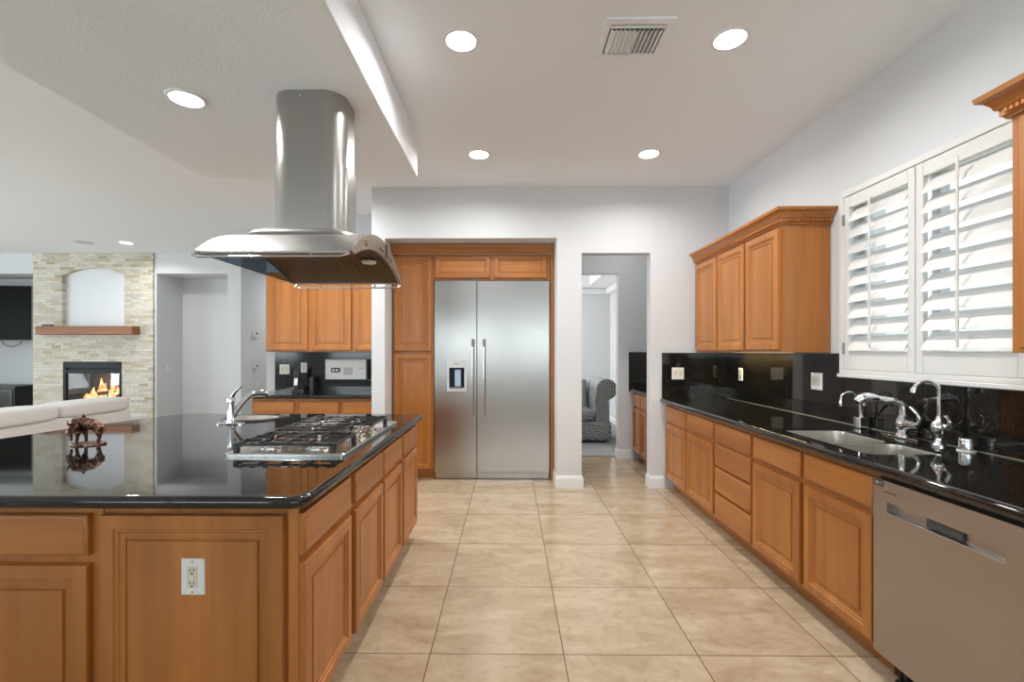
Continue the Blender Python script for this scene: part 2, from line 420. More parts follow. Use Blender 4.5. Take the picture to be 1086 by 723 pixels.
def slab(outline, holes, z0, z1, r=0.016, n=5):
    """ counter slab with a rounded nose all round and open holes """
    mb = MB(); prof = []
    for i in range(n + 1):
        a = PI / 2 * i / n; prof.append((r * (1 - math.sin(a)), z0 + r * (1 - math.cos(a)) * 0.9 if False else z0 + r * (1 - math.cos(a))))
    prof = [(r * (1 - math.sin(PI / 2 * i / n)), z0 + r * (1 - math.cos(PI / 2 * i / n))) for i in range(n + 1)]
    prof += [(r * (1 - math.cos(PI / 2 * i / n)), z1 - r * (1 - math.sin(PI / 2 * i / n))) for i in range(n + 1)]
    rings = [[(x, y, z) for x, y in offset(outline, d)] for d, z in prof]
    prof = [(r + .01, z0)] + prof + [(r + .01, z1)]
    rings = [[(x, y, z) for x, y in offset(outline, d)] for d, z in prof]
    mb.loft(rings, (False, False))
    for zz, inset in ((z1, prof[-1][0]), (z0, prof[0][0])):
        bm = bmesh.new(); ed = []
        for lp in [offset(outline, inset)] + list(holes):
            vs = [bm.verts.new((x, y, zz)) for x, y in lp]
            ed += [bm.edges.new((vs[i], vs[(i + 1) % len(vs)])) for i in range(len(vs))]
        bmesh.ops.triangle_fill(bm, edges=ed, use_beauty=True); mb.bm(bm)
    for h in holes: mb.loft([[(x, y, z0) for x, y in h], [(x, y, z1) for x, y in h]], (False, False))
    bm = bmesh.new(); vs = [bm.verts.new(p) for p in mb.v]
    for f in mb.f:
        try: bm.faces.new([vs[i] for i in f])
        except ValueError: pass
    bmesh.ops.remove_doubles(bm, verts=bm.verts[:], dist=1e-5)
    return MB().bm(bm)
def sweep(path, prof, closed=False):
    """ moulding: path of (x, y), outward side to the right of travel; prof of (out, z) """
    mb = MB(); P = [Vector(p) for p in path]; rings = []
    for i, p in enumerate(P):
        e1 = (p - P[i - 1]).normalized() if i > 0 else (P[1] - p).normalized()
        e2 = (P[i + 1] - p).normalized() if i < len(P) - 1 else e1
        n1 = Vector((e1.y, -e1.x)); n2 = Vector((e2.y, -e2.x)); m = (n1 + n2) / (1 + n1.dot(n2))
        rings.append([(p.x + m.x * o, p.y + m.y * o, z) for o, z in prof])
    return mb.loft(rings)

CEIL_Z = 3.05
# ------------------------------------------------------------------ the setting
struct('floor', MB().box(LEFT_X - .2, 2.6, FRONT_Y - .2, 11.6, -0.12, 0.0), M_TILE)
struct('ceiling', MB().box(LEFT_X - .2, 2.6, FRONT_Y - .2, 11.6, CEIL_Z, CEIL_Z + 0.12), M_CEIL)
SOF_Z = 2.74
struct('ceiling_soffit', MB().box(-2.41, -0.72, FRONT_Y, 3.64, SOF_Z, CEIL_Z, 0.012), M_CEIL)
single('ground', MB().box(2.7, 9, -6, 12, -0.25, -0.15), M_GRASS, 'pale gravel yard outside the shuttered kitchen window', 'yard', (5, 2, -0.25))
bpy.data.objects['ground']['kind'] = 'structure'

KB = 4.725                       # front of the fridge wall
wb = MB()
wall_x(wb, KB, KB + .13, -1.405, 2.23, 0, CEIL_Z, [(-1.27, 0.478, 0, 2.53), (0.729, 1.424, 0, 2.377)])
wb.box(-1.27, 0.478, KB + .13, 5.75, 2.53, CEIL_Z)               # dropped top over the niche
wb.box(-1.405, -1.27, KB + .13, 5.75, 0, CEIL_Z)          # side of niche and nook
wb.box(0.478, 0.60, KB + .13, 5.85, 0, CEIL_Z)
wb.box(0.60, 0.729, KB + .13, 6.0, 0, CEIL_Z)
wb.box(-1.405, 0.478, 5.75, 5.85, 0, CEIL_Z)
struct('wall_back', wb, M_WALL)
wr = MB()
wall_y(wr, 2.21, 2.42, FRONT_Y - .2, 9.6, 0, CEIL_Z, [(1.95, 3.02, 1.27, 2.37)])
struct('wall_right', wr, M_WALL)
struct('wall_nook', MB().box(-2.97, -1.405, 5.66, 5.80, 0, CEIL_Z), M_WALL)
wp = MB(); wall_x(wp, 6.03, 6.15, 0.60, 2.21, 0, CEIL_Z, [(0.66, 1.40, 0, 2.385)])
struct('wall_pantry', wp, M_WALL)
# lounge beyond the pantry
wl_ = MB(); wl_.box(-1.6, 2.06, 9.2, 9.32, 0, CEIL_Z); wl_.box(1.98, 2.1, 6.15, 9.2, 0, CEIL_Z); wl_.box(-1.6, -1.48, 6.15, 9.2, 0, CEIL_Z); wl_.box(-1.48, 0.66, 6.03, 6.15, 0, CEIL_Z)
struct('wall_lounge', wl_, M_WALL)
tr = MB()
for a, b, c, d in ((-1.48, 1.98, 8.75, 9.2), (1.5, 1.98, 6.15, 8.75), (-1.48, -1.0, 6.15, 8.75)):
    tr.box(a, b, c, d, 2.62, CEIL_Z)
tr.box(-1.48, 1.98, 9.08, 9.2, 2.50, 2.62, 0.03); tr.box(1.87, 1.98, 6.15, 9.08, 2.50, 2.62, 0.03)
tr.box(-1.0, 1.5, 8.68, 8.75, 2.88, CEIL_Z, 0.03); tr.box(1.43, 1.5, 6.15, 8.68, 2.88, CEIL_Z, 0.03)
struct('trim_1', tr, M_TRIM)
# living room far wall with its recesses
FW = 7.86
wf = MB()
wall_x(wf, FW, FW + .16, LEFT_X, -4.56, 0, CEIL_Z, [(LEFT_X, -8.10, 0, 2.71), (-8.10, -6.04, 0, CEIL_Z), (-6.0, -4.79, 0, 2.705)])
wf.box(LEFT_X, -8.10, FW + .60, FW + .72, 0, CEIL_Z); wf.box(LEFT_X, -8.10, FW + .16, FW + .6, 2.71, CEIL_Z)
wf.box(-6.04, -6.0, FW + .16, FW + .65, 0, CEIL_Z); wf.box(-6.04, -4.56, FW + .62, FW + .72, 0, CEIL_Z); wf.box(-6.04, -4.79, FW + .16, FW + .62, 2.705, CEIL_Z)
wf.box(-4.79, -4.56, FW + .16, FW + .62, 0, CEIL_Z)
wf.box(-8.10, -6.04, FW + .6, FW + .72, 0, CEIL_Z)
struct('wall_far', wf, M_WALL)
wh = MB(); wh.box(-4.68, -4.56, FW + .72, 11.4, 0, CEIL_Z); wh.box(-4.68, -2.9, 11.3, 11.42, 0, CEIL_Z); wh.box(-2.97, -2.85, 5.80, 11.3, 0, CEIL_Z)
struct('wall_hall', wh, M_WALL)
wfr = MB(); wall_x(wfr, FRONT_Y - .16, FRONT_Y, LEFT_X, 2.21, 0, CEIL_Z, FRONT_WIN)
struct('wall_front', wfr, M_WALL)
wle = MB(); wall_y(wle, LEFT_X - .16, LEFT_X, FRONT_Y, FW + .7, 0, CEIL_Z, LEFT_WIN)
struct('wall_left', wle, M_WALL)
def window_unit(i, a, b, c, d, along, at):
    fr = MB(); gl = MB(); t = 0.05
    def bx(m, u0, u1, v0, v1, w0, w1):
        m.box(u0, u1, w0, w1, v0, v1) if along == 'x' else m.box(w0, w1, u0, u1, v0, v1)
    for u0, u1, v0, v1 in ((a, a + t, c, d), (b - t, b, c, d), (a + t, b - t, c, c + t), (a + t, b - t, d - t, d), ((a + b) / 2 - .02, (a + b) / 2 + .02, c + t, d - t), (a + t, (a + b) / 2 - .02, (c + d) / 2 - .015, (c + d) / 2 + .015), ((a + b) / 2 + .02, b - t, (c + d) / 2 - .015, (c + d) / 2 + .015)):
        bx(fr, u0, u1, v0, v1, at - .03, at + .03)
    bx(gl, a + t, b - t, c + t, d - t, at - .006, at - .002)
    w = struct('window_%d' % i, fr, M_WINFRAME); g = struct('window_pane', gl, M_GLASS, w)
for i, w in enumerate(FRONT_WIN): window_unit(i + 2, *w, 'x', FRONT_Y - .08)
for i, w in enumerate(LEFT_WIN): window_unit(i + 6, *w, 'y', LEFT_X - .08)

# baseboards
BP = [(0, 0), (0.016, 0), (0.016, 0.085), (0.012, 0.098), (0.010, 0.112), (0.004, 0.122), (0, 0.122)]
bb = MB()
def base(path):
    t = sweep(path, BP); bb.add(t.v, t.f)
base([(0.729, 5.95), (0.729, KB), (0.478, KB), (0.478, 4.99)][::-1])
base([(1.558, KB), (1.424, KB), (1.424, KB + .13)][::-1])
base([(1.60, 6.03), (1.40, 6.03), (1.40, 6.15)][::-1])
base([(-1.27, 4.97), (-1.27, KB), (-1.405, KB), (-1.405, 4.98)][::-1])
struct('baseboard_back', bb, M_TRIM)
bl = MB(); t = sweep([(1.98, 6.15), (1.98, 9.2), (-1.48, 9.2)][::-1], BP); bl.add(t.v, t.f); struct('baseboard_lounge', bl, M_TRIM)

# ------------------------------------------------------------------ cabinets
DOOR = [(0, 0), (0, .019), (.003, .024), (.009, .026), (.045, .026), (.049, .020), (.057, .020), (.061, .014), (.077, .014), (.080, .009), (.086, .009), (.089, .016)]
SMALLDOOR = [(0, 0), (0, .019), (.003, .024), (.009, .026), (.038, .026), (.042, .019), (.052, .016), (.054, .011), (.058, .011), (.061, .016)]
DRAW = [(0, 0), (0, .016), (.004, .022), (.013, .026)]
def cabinet(name, label, w, d, z0, z1, fronts, loc, rz, toe=0.10, group=None, cat='cabinet', hollow=False):
    """ origin at the front left foot; x along the front, -y towards the room; fronts are (kind, x0, x1, z0, z1) """
    t = thing(name, label, cat, loc, rz, group)
    b = MB()
    if hollow:
        zb = z0 + toe
        b.box(0, w, 0, .02, zb, z1).box(0, .018, .02, d, zb, z1).box(w - .018, w, .02, d, zb, z1).box(.018, w - .018, d - .012, d, zb, z1).box(.018, w - .018, .02, d - .012, zb, zb + .018)
    else: b.box(0, w, 0, d, z0 + toe, z1, 0.0015)
    obj('carcass', b, M_WV, t)
    if toe: obj('toe_kick', MB().box(0, w, 0.075, d, z0, z0 + toe), M_WH, t)
    for k, a, b_, c, e in fronts:
        if k == 'drawer': obj('drawer', MB().panel(a, b_, c, e, DRAW), M_WH, t)
        elif k == 'drawer_v': obj('drawer', MB().panel(a, b_, c, e, DRAW), M_WV, t)
        elif k == 'small': obj('door', MB().panel(a, b_, c, e, SMALLDOOR), M_WH, t)
        else: obj('door', MB().panel(a, b_, c, e, DOOR), M_WV, t)
    return t
def cols(ws, w, ztop=0.838, zd=0.700, zdoor=0.672, zb=0.125):
    """ columns of a drawer over a door; ws are (x0, x1) """
    f = []
    for a, b in ws: f += [('drawer', a, b, zd, ztop), ('door', a, b, zb, zdoor)]
    return f

# right-hand run: fronts face -x, local x runs towards the camera
RX = 1.585
def right_run(name, label, ya, yb, fronts, **k):
    return cabinet(name, label, ya - yb, 0.60, 0, 0.868, fronts, (RX, ya, 0), -PI / 2, group=None, **k)
g = 0.016
w = 4.705 - 3.588
right_run('base_cabinet', 'maple base cabinet with two doors at the far end of the right counter', 4.705, 3.588,
          cols([(.014, .545), (.577, w - .016)], w))
w = 3.588 - 3.03
right_run('drawer_cabinet', 'maple base cabinet of four stacked drawers in the middle of the right counter run', 3.588, 3.03,
          [('drawer', .016, w - .014, a, b) for a, b in ((.700, .838), (.520, .680), (.325, .500), (.125, .305))])
w = 3.03 - 2.005
right_run('sink_cabinet', 'maple sink base cabinet with two false drawer fronts and two doors beside the dishwasher', 3.03, 2.005,
          cols([(.018, .503), (.537, w - .018)], w), hollow=True)
right_run('base_cabinet', 'maple base cabinet on the camera side of the dishwasher, out of frame', 1.392, 0.60, cols([(.02, .38), (.41, .77)], .79))

# dishwasher
dw = thing('dishwasher', 'stainless steel dishwasher with pocket handle built in under the right counter', 'dishwasher', (RX, 2.0, 0), -PI / 2)
W = 0.603
obj('tub_housing', MB().box(0.003, W - .003, 0.004, .58, .10, .862), M_BLACK, dw)
d = MB(); hz0, hz1, hx0, hx1 = .715, .760, .075, .53
YF = -0.038
ring_o = [(0.004, YF, .115), (W - .004, YF, .115), (W - .004, YF, .845), (0.004, YF, .845)]
# door skin around the pocket
for a, b, c, e in ((.004, W - .004, .115, hz0), (.004, W - .004, hz1, .845), (.004, hx0, hz0, hz1), (hx1, W - .004, hz0, hz1)):
    d.add([(a, YF, c), (b, YF, c), (b, YF, e), (a, YF, e)], [(0, 1, 2, 3)])
d.loft([ring_o, [(p[0], 0.003, p[2]) for p in ring_o]], (False, False))
pk = [(hx0, YF, hz0), (hx1, YF, hz0), (hx1, YF, hz1), (hx0, YF, hz1)]
d.loft([pk, [(hx0 + .003, YF + .028, hz0 + .002), (hx1 - .003, YF + .028, hz0 + .002), (hx1 - .003, YF + .028, hz1 - .004), (hx0 + .003, YF + .028, hz1 - .004)]], (False, True))
door = obj('door', d, M_DISH, dw)
obj('handle_pocket', MB().box(.235, .375, YF + .016, YF + .0278, hz0 + .004, hz1 - .006, .002), simple('dark_grip', (.07, .07, .07), .4), door, label='darker grip insert in the pocket handle')
obj('pocket_lip', MB().box(hx0 - .004, hx1 + .004, YF - .003, YF + .003, hz0 - .004, hz0 + .002, .0015), M_DISH, door)
obj('badge', MB().box(.008, .056, YF - .0012, YF + .001, .817, .842), M_BLACK, door, label='small black sticker')
def text(name, s, size, loc, rot, m, parent, root, label=None):
    c = bpy.data.curves.new(name, 'FONT'); c.body = s; c.size = size; c.extrude = 0.0004; c.align_x = 'LEFT'
    t = bpy.data.objects.new(name, c); COL.objects.link(t)
    dg = bpy.context.evaluated_depsgraph_get(); me = bpy.data.meshes.new_from_object(t.evaluated_get(dg)); bpy.data.objects.remove(t)
    me.transform(Matrix.Translation(loc) @ Matrix.Rotation(rot, 4, 'X')); me.materials.clear(); me.materials.append(m)
    o = bpy.data.objects.new(name, me); COL.objects.link(o); o.parent = parent; return o
text('badge_lettering', '10', .021, (.011, YF - .0014, .822), PI / 2, M_PLATE, door, dw)
obj('badge_print', MB().box(.036, .052, YF - .0016, YF - .0008, .823, .827).box(.036, .052, YF - .0016, YF - .0008, .830, .836), M_GREY, door)
obj('status_light_strip', MB().box(.062, .125, YF - .0012, YF + .001, .798, .801), M_SLOT, door, label='thin dark line in the steel')
obj('kick_plate', MB().box(.004, W - .004, .05, .07, .01, .10), M_BLACK, dw)
for x in (.06, W - .06): obj('foot', MB().lathe((x, .03, 0), [(.018, 0), (.018, .012), (.008, .014), (.008, .1)], 12), M_BLACK, dw)

# right counter with undermount sink opening
CZ0, CZ1 = 0.870, 0.910
SX0, SX1, SY0, SY1 = 1.630, 2.010, 2.130, 2.850
outl = [(1.512, 0.60), (2.188, 0.60), (2.188, 4.703), (1.512, 4.703)]
hole = rrect(SX0, SX1, SY0, SY1, 0.05)
single('countertop', slab(outl, [hole], CZ0, CZ1, 0.018), M_GRAN, 'long polished black granite countertop along the right wall', 'countertop', (1.85, 2.6, CZ0))
bs = MB().box(2.188, 2.209, 3.078, 4.703, CZ0, 1.366, .001)
bs.box(2.188, 2.209, 2.0, 3.076, CZ0, 1.210, .001).box(2.188, 2.209, 0.60, 1.998, CZ0, 1.210, .001)
single('granite_backsplash', bs, M_GRAN, 'black granite backsplash slabs on the right wall behind the sink', 'backsplash', (2.2, 2.6, CZ0))
sp_ = bpy.data.objects['granite_backsplash']; ROOT[sp_.name] = Matrix.Translation((2.2, 2.6, CZ0))
obj('seam_strip', MB().box(2.183, 2.188, .62, 4.70, CZ1 + .0005, CZ1 + .004), simple('grey_seam', (.30, .29, .27), .5), sp_, True, label='pale line along the foot of the slabs')  # pale strip laid along the counter seam
single('granite_backsplash', MB().box(1.535, 2.209, 4.704, 4.724, CZ0, 1.366, .001), M_GRAN, 'short black granite backsplash slab on the fridge wall at the end of the right counter', 'backsplash', (1.87, 4.714, CZ0))

# undermount double sink
sk = thing('sink', 'double bowl undermount stainless steel sink in the right counter', 'sink', (1.82, 2.49, 0.68))
def bowl(x0, x1, y0, y1, depth):
    b = MB(); R = []
    zt = CZ1 - .013
    for ins, z in ((.001, zt), (.0025, zt), (.004, zt - .01), (.010, zt - depth + .04), (.022, zt - depth + .012), (.05, zt - depth)):
        R.append([(x, y, z) for x, y in rrect(x0 + ins, x1 - ins, y0 + ins, y1 - ins, .055)])
    b.loft(R, (False, True)); return b
obj('bowl', bowl(SX0, SX1, 2.475, SY1, .19), M_SINK, sk, True)
obj('bowl', bowl(SX0, SX1, SY0, 2.445, .21), M_SINK, sk, True)
obj('divider', MB().box(SX0 + .004, SX1 - .004, 2.444, 2.476, CZ1 - .05, CZ1 - .016, .006), M_SINK, sk, True)
for y, z in ((2.66, CZ1 - .013 - .19), (2.29, CZ1 - .013 - .21)):
    obj('drain', MB().lathe((1.82, y, z - .002), [(.045, 0), (.045, .003), (.036, .004), (.03, .001), (.01, .0015)], 20), M_CHROME, sk, True)

# taps on the right counter
fa = thing('faucet', 'large chrome pull-out kitchen faucet with flat spray head and side lever behind the sink', 'faucet', (2.135, 2.55, CZ1))
z = CZ1
obj('base_plate', MB().box(2.105, 2.165, 2.43, 2.67, z, z + .008, .003), M_CHROME, fa, True)
obj('body', MB().lathe((2.135, 2.55, z + .008), [(.034, 0), (.033, .01), (.024, .022), (.022, .035), (.031, .05), (.034, .07), (.030, .088), (.024, .098), (.021, .11)], 24), M_CHROME, fa, True)
obj('spout', MB().tube([(2.135, 2.55, z + .11), (2.135, 2.55, z + .16), (2.128, 2.552, z + .185), (2.10, 2.558, z + .198), (2.06, 2.568, z + .203), (2.01, 2.58, z + .209)], [.020, .019, .019, .018, .018, .019], 16, 6), M_CHROME, fa, True)
obj('spray_head', MB().tube([(2.02, 2.578, z + .208), (1.98, 2.586, z + .214), (1.945, 2.593, z + .208), (1.925, 2.597, z + .188)], [.020, .026, .028, .021], 16, 4), M_CHROME, fa, True)
hd = obj('hub', MB().tube([(2.135, 2.55, z + .075), (2.135, 2.50, z + .078), (2.135, 2.455, z + .08)], [.026, .024, .017], 16), M_CHROME, fa, True)
obj('lever', MB().tube([(2.135, 2.465, z + .08), (2.134, 2.448, z + .105), (2.128, 2.452, z + .14), (2.12, 2.472, z + .165), (2.116, 2.484, z + .172)], [.012, .011, .009, .009, .006], 12, 5), M_CHROME, fa, True)

fb = thing('filter_faucet', 'slim chrome hot-water tap with square base and low arched spout left of the main faucet', 'faucet', (2.14, 2.86, CZ1))
obj('base_block', MB().box(2.112, 2.168, 2.832, 2.888, z, z + .07, .006), M_CHROME, fb, True)
obj('spout', MB().tube([(2.14, 2.86, z + .06), (2.138, 2.862, z + .12), (2.13, 2.864, z + .18), (2.105, 2.868, z + .212), (2.07, 2.874, z + .218), (2.04, 2.879, z + .198), (2.033, 2.88, z + .165)], [.010, .009, .008, .007, .007, .007, .008], 12, 6), M_CHROME, fb, True)
obj('nozzle', MB().lathe((2.033, 2.88, z + .133), [(.010, 0), (.011, .02), (.009, .035)], 12), M_CHROME, fb, True)
obj('lever', MB().tube([(2.14, 2.85, z + .068), (2.138, 2.835, z + .10), (2.13, 2.82, z + .13), (2.118, 2.805, z + .15)], [.007, .007, .008, .008], 10, 4), M_CHROME, fb, True)

fc = thing('bar_faucet', 'tall chrome gooseneck drinking-water tap with vase-shaped body right of the main faucet', 'faucet', (2.120, 2.32, CZ1))
obj('body', MB().lathe((2.120, 2.32, z), [(.030, 0), (.030, .008), (.020, .018), (.015, .035), (.016, .05), (.028, .075), (.033, .092), (.030, .11), (.016, .13), (.012, .145), (.009, .15)], 24), M_CHROME, fc, True)
obj('spout', MB().tube([(2.120, 2.32, z + .145), (2.120, 2.32, z + .27), (2.112, 2.324, z + .30), (2.085, 2.335, z + .32), (2.050, 2.348, z + .312), (2.030, 2.355, z + .285), (2.025, 2.358, z + .262)], [.009, .009, .009, .009, .010, .012, .014], 12, 6), M_CHROME, fc, True)
hb = obj('hub', MB().tube([(2.120, 2.32, z + .098), (2.118, 2.29, z + .10), (2.116, 2.27, z + .10)], [.018, .016, .012], 12), M_CHROME, fc, True)
obj('lever', MB().tube([(2.116, 2.277, z + .10), (2.112, 2.258, z + .12), (2.108, 2.262, z + .145), (2.106, 2.27, z + .156)], [.010, .009, .008, .010], 10, 4), M_CHROME, fc, True)

ag = thing('air_gap', 'short chrome air gap cap right of the gooseneck tap', 'air gap', (2.14, 2.205, CZ1))
obj('flange', MB().lathe((2.14, 2.205, z), [(.034, 0), (.034, .006), (.028, .008)], 24), M_IVORY, ag, True)
obj('cap', MB().lathe((2.14, 2.205, z + .008), [(.028, 0), (.029, .004), (.029, .045), (.026, .054), (.018, .057)], 24), M_CHROME, ag, True)

# wall plates
def plate(label, c, axis, gang, group=None, kind='switch', w=None):
    """ axis: the way it faces, '-y', '-x' or '+x' """
    rz = {'-y': 0, '-x': -PI / 2, '+x': PI / 2}[axis]
    t = thing('light_switch' if kind == 'switch' else 'wall_outlet', label, 'light switch' if kind == 'switch' else 'outlet', c, rz, group)
    W = w or (.074 if gang == 1 else .12)
    obj('cover_plate', MB().panel(-W / 2, W / 2, -.06, .06, [(0, 0), (0, .003), (.004, .006)]), M_PLATE, t)
    for i in range(gang):
        x = 0 if gang == 1 else (-.024 + .048 * i)
        if kind == 'switch':
            obj('rocker', MB().add([(x - .016, -.0065, -.033), (x + .016, -.0065, -.033), (x + .016, -.0065, .033), (x - .016, -.0065, .033), (x - .016, -.006, -.033), (x + .016, -.006, -.033), (x + .016, -.010, .033), (x - .016, -.010, .033)],
                [(0, 3, 2, 1), (4, 5, 6, 7), (0, 1, 5, 4), (1, 2, 6, 5), (2, 3, 7, 6), (3, 0, 4, 7)]), M_IVORY, t)
        else:
            s = obj('receptacle', MB().box(x - .017, x + .017, -.0085, -.005, -.034, .034, .0015), M_IVORY, t)
            for zc in (-.021, .021):
                for q in (-1, 1): obj('slot', MB().box(x + q * .0065 - .001, x + q * .0065 + .001, -.0095, -.0084, zc - .001, zc + .008), M_SLOT, s)
                obj('ground_hole', MB().cyl((x, -.0084, zc - .008), .003, -.001, 10, 'y'), M_SLOT, s)
            for zc in (-.0045, .0035): obj('test_button', MB().box(x - .006, x + .006, -.0105, -.0083, zc - .0025, zc + .0025), M_PLATE, s)
    for zz in (-.05, .05): obj('screw', MB().cyl((0, -.0058, zz), .003, -.0012, 10, 'y'), M_GREY, t)
    return t
plate('ivory double switch plate on the granite slab of the fridge wall above the right counter', (1.692, 4.704, 1.158), '-y', 2)
plate('narrow ivory outlet plate on the right granite backsplash nearest the corner', (2.188, 4.43, 1.163), '-x', 1, kind='outlet')
plate('white double switch plate on the right granite backsplash beside the window', (2.188, 3.34, 1.166), '-x', 2)
plate('white outlet with two sockets set in the wooden end panel of the island', (-1.045, 1.530, 0.634), '-y', 1, kind='outlet', w=.078)

# upper cabinets on the right wall
UZ0, UZ1 = 1.372, 2.262
CROWN = [(0, 0), (.012, 0), (.014, .010), (.022, .013), (.024, .036), (.034, .041), (.040, .058), (.056, .078), (.072, .085), (.076, .104), (0, .104)]
def upper(label, ya, yb, doors, far, near):
    w = ya - yb
    t = cabinet('upper_cabinet', label, w, .325, UZ0, UZ1, [('door', a, b, UZ0 + .018, UZ1 - .028) for a, b in doors], (1.88, ya, 0), -PI / 2, toe=0)
    p = []
    if far: p.append((0, .325))
    p += [(0, 0), (w, 0)]
    if near: p.append((w, .325))
    z = UZ1 - .010
    pr = [(o, z + h) for o, h in CROWN]
    cr = obj('crown_moulding', sweep(p[::1], pr), M_WH, t)
    dn = MB().box(.001, w - .001, -.024, -.004, z + .013, z + .036); n = int(w / .020)
    for i in range(n): dn.box(.006 + i * w / n, .006 + i * w / n + .011, -.038, -.022, z + .017, z + .032)
    for s, use in ((0, far), (w, near)):
        if use:
            a, b = (-.024, .002) if s == 0 else (w - .002, w + .024)
            dn.box(a, b, -.024, .32, z + .013, z + .036)
            m = int(.325 / .020)
            for i in range(m):
                a, b = (-.038, -.022) if s == 0 else (w + .022, w + .038)
                dn.box(a, b, .004 + i * .020, .015 + i * .020, z + .017, z + .032)
    obj('dentil_strip', dn, M_WH, cr)
    return t
w = 4.70 - 3.225
upper('maple wall cabinet with three doors and crown moulding in the corner above the right counter', 4.70, 3.225, [(.018, .485), (.518, .985), (1.012, w - .018)], False, True)
upper('maple wall cabinet cut off by the right edge of the photo, right of the shutters', 1.762, 0.70, [(.045, .52), (.55, 1.03)], True, False)
ul = thing('under_cabinet_light', 'thin warm light strip under the right wall cabinet', 'lamp', (2.145, 4.0, UZ0 - .004))
obj('lens', MB().box(2.135, 2.155, 3.55, 4.45, UZ0 - .004, UZ0 - .0025), M_WARMLED, ul, True)
obj('housing', MB().box(2.13, 2.16, 3.54, 4.46, UZ0 - .0025, UZ0), M_PLATE, ul, True)
area_light('strip', (2.145, 4.0, UZ0 - .006), (0, 0, PI / 2), .8, .02, 4.0, (1.0, .78, .40))

# shuttered window on the right wall
wn_ = MB()
for a, b, c, e in ((1.95, 2.0, 1.27, 2.37), (2.97, 3.02, 1.27, 2.37), (2.0, 2.97, 1.27, 1.32), (2.0, 2.97, 2.32, 2.37), (2.455, 2.505, 1.32, 2.32)): wn_.box(2.25, 2.30, a, b, c, e)
w1 = struct('window_1', wn_, M_WINFRAME)
struct('window_pane', MB().box(2.272, 2.278, 2.0, 2.97, 1.32, 2.32), M_GLASS, w1)
sh = thing('plantation_shutters', 'white plantation shutters with two louvred panels over the kitchen window', 'shutters', (2.16, 2.48, 1.22))
fr = MB()
for a, b, c, e in ((1.905, 1.945, 1.235, 2.405), (3.02, 3.06, 1.235, 2.405), (1.945, 3.02, 2.365, 2.405), (1.945, 3.02, 1.235, 1.262)): fr.box(2.147, 2.209, a, b, c, e, .004)
obj('frame', fr, M_SHUT, sh, True)
obj('sill', MB().box(2.142, 2.209, 1.89, 3.075, 1.212, 1.236, .004), M_SHUT, sh, True)
def spanel(ya, yb):
    z0, z1 = 1.264, 2.363; st = .045; rt, rb = .075, .115
    p = MB()
    p.box(2.150, 2.178, ya, ya + st, z0, z1, .003).box(2.150, 2.178, yb - st, yb, z0, z1, .003)
    p.box(2.152, 2.176, ya + st, yb - st, z0, z0 + rb, .003).box(2.152, 2.176, ya + st, yb - st, z1 - rt, z1, .003)
    P = obj('shutter_panel', p, M_SHUT, sh, True)
    n = 9; zz0 = z0 + rb; pitch = (z1 - rt - zz0) / n
    prof0 = [(.057 * math.cos(t), .0058 * math.sin(t)) for t in [2 * PI * i / 14 for i in range(14)]]
    a = math.radians(56)
    for i in range(n):
        zc = zz0 + pitch * (i + .5)
        pr = [(2.166 + x * math.cos(a) - y_ * math.sin(a), zc + x * math.sin(a) + y_ * math.cos(a)) for x, y_ in prof0]
        obj('louver', MB().prism(pr, 'y', ya + st + .002, yb - st - .002).xf(Matrix.Identity(4)), M_SHUT, P, True)
    obj('tilt_rod', MB().box(2.106, 2.116, (ya + yb) / 2 - .007, (ya + yb) / 2 + .007, zz0 + .02, z1 - rt + .012, .003), M_SHUT, P, True)
    return P
P = spanel(2.495, 3.018)
for zc in (1.40, 2.22): obj('hinge', MB().box(2.140, 2.152, 3.010, 3.024, zc - .035, zc + .035, .002), M_GREY, P, True)
spanel(1.948, 2.490)

# ------------------------------------------------------------------ fridge wall
FZ = 5.01
pc = cabinet('pantry_cabinet', 'tall maple pantry cabinet with one door above another, left of the refrigerator', .445, .60, 0, 2.42,
        [('door', .018, .425, 1.385, 2.40), ('door', .018, .425, .122, 1.352)], (-1.262, FZ, 0), 0)
CR2 = [(0, 2.42), (.010, 2.42), (.012, 2.437), (.030, 2.447), (.034, 2.47), (.05, 2.49), (.055, 2.52), (0, 2.52)]
fo = cabinet('fridge_cabinet', 'low maple cabinet with two small doors above the refrigerator', 1.248, .60, 2.148, 2.42,
        [('small', .02, .605, 2.168, 2.405), ('small', .647, 1.212, 2.168, 2.405)], (-.815, FZ, 0), 0, toe=0)
single('crown_moulding', sweep([(-1.262, FZ), (.474, FZ)], CR2), M_WH, 'maple crown moulding running over the pantry cabinet and refrigerator', 'moulding', (-.4, FZ, 2.42))
single('filler_panel', MB().box(.436, .474, FZ - .012, 5.6, 0, 2.418, .002), M_WV, 'narrow maple panel right of the refrigerator', 'panel', (.455, FZ, 0))
fx0, fx1, fs = -.808, .428, -.352
fg = thing('refrigerator', 'large built-in stainless steel side-by-side refrigerator with ice dispenser', 'refrigerator', ((fx0 + fx1) / 2, 5.03, 0))
obj('cabinet_body', MB().box(fx0, fx1, 5.02, 5.62, .075, 2.14), M_DARKMETAL, fg, True)
FY = 4.985
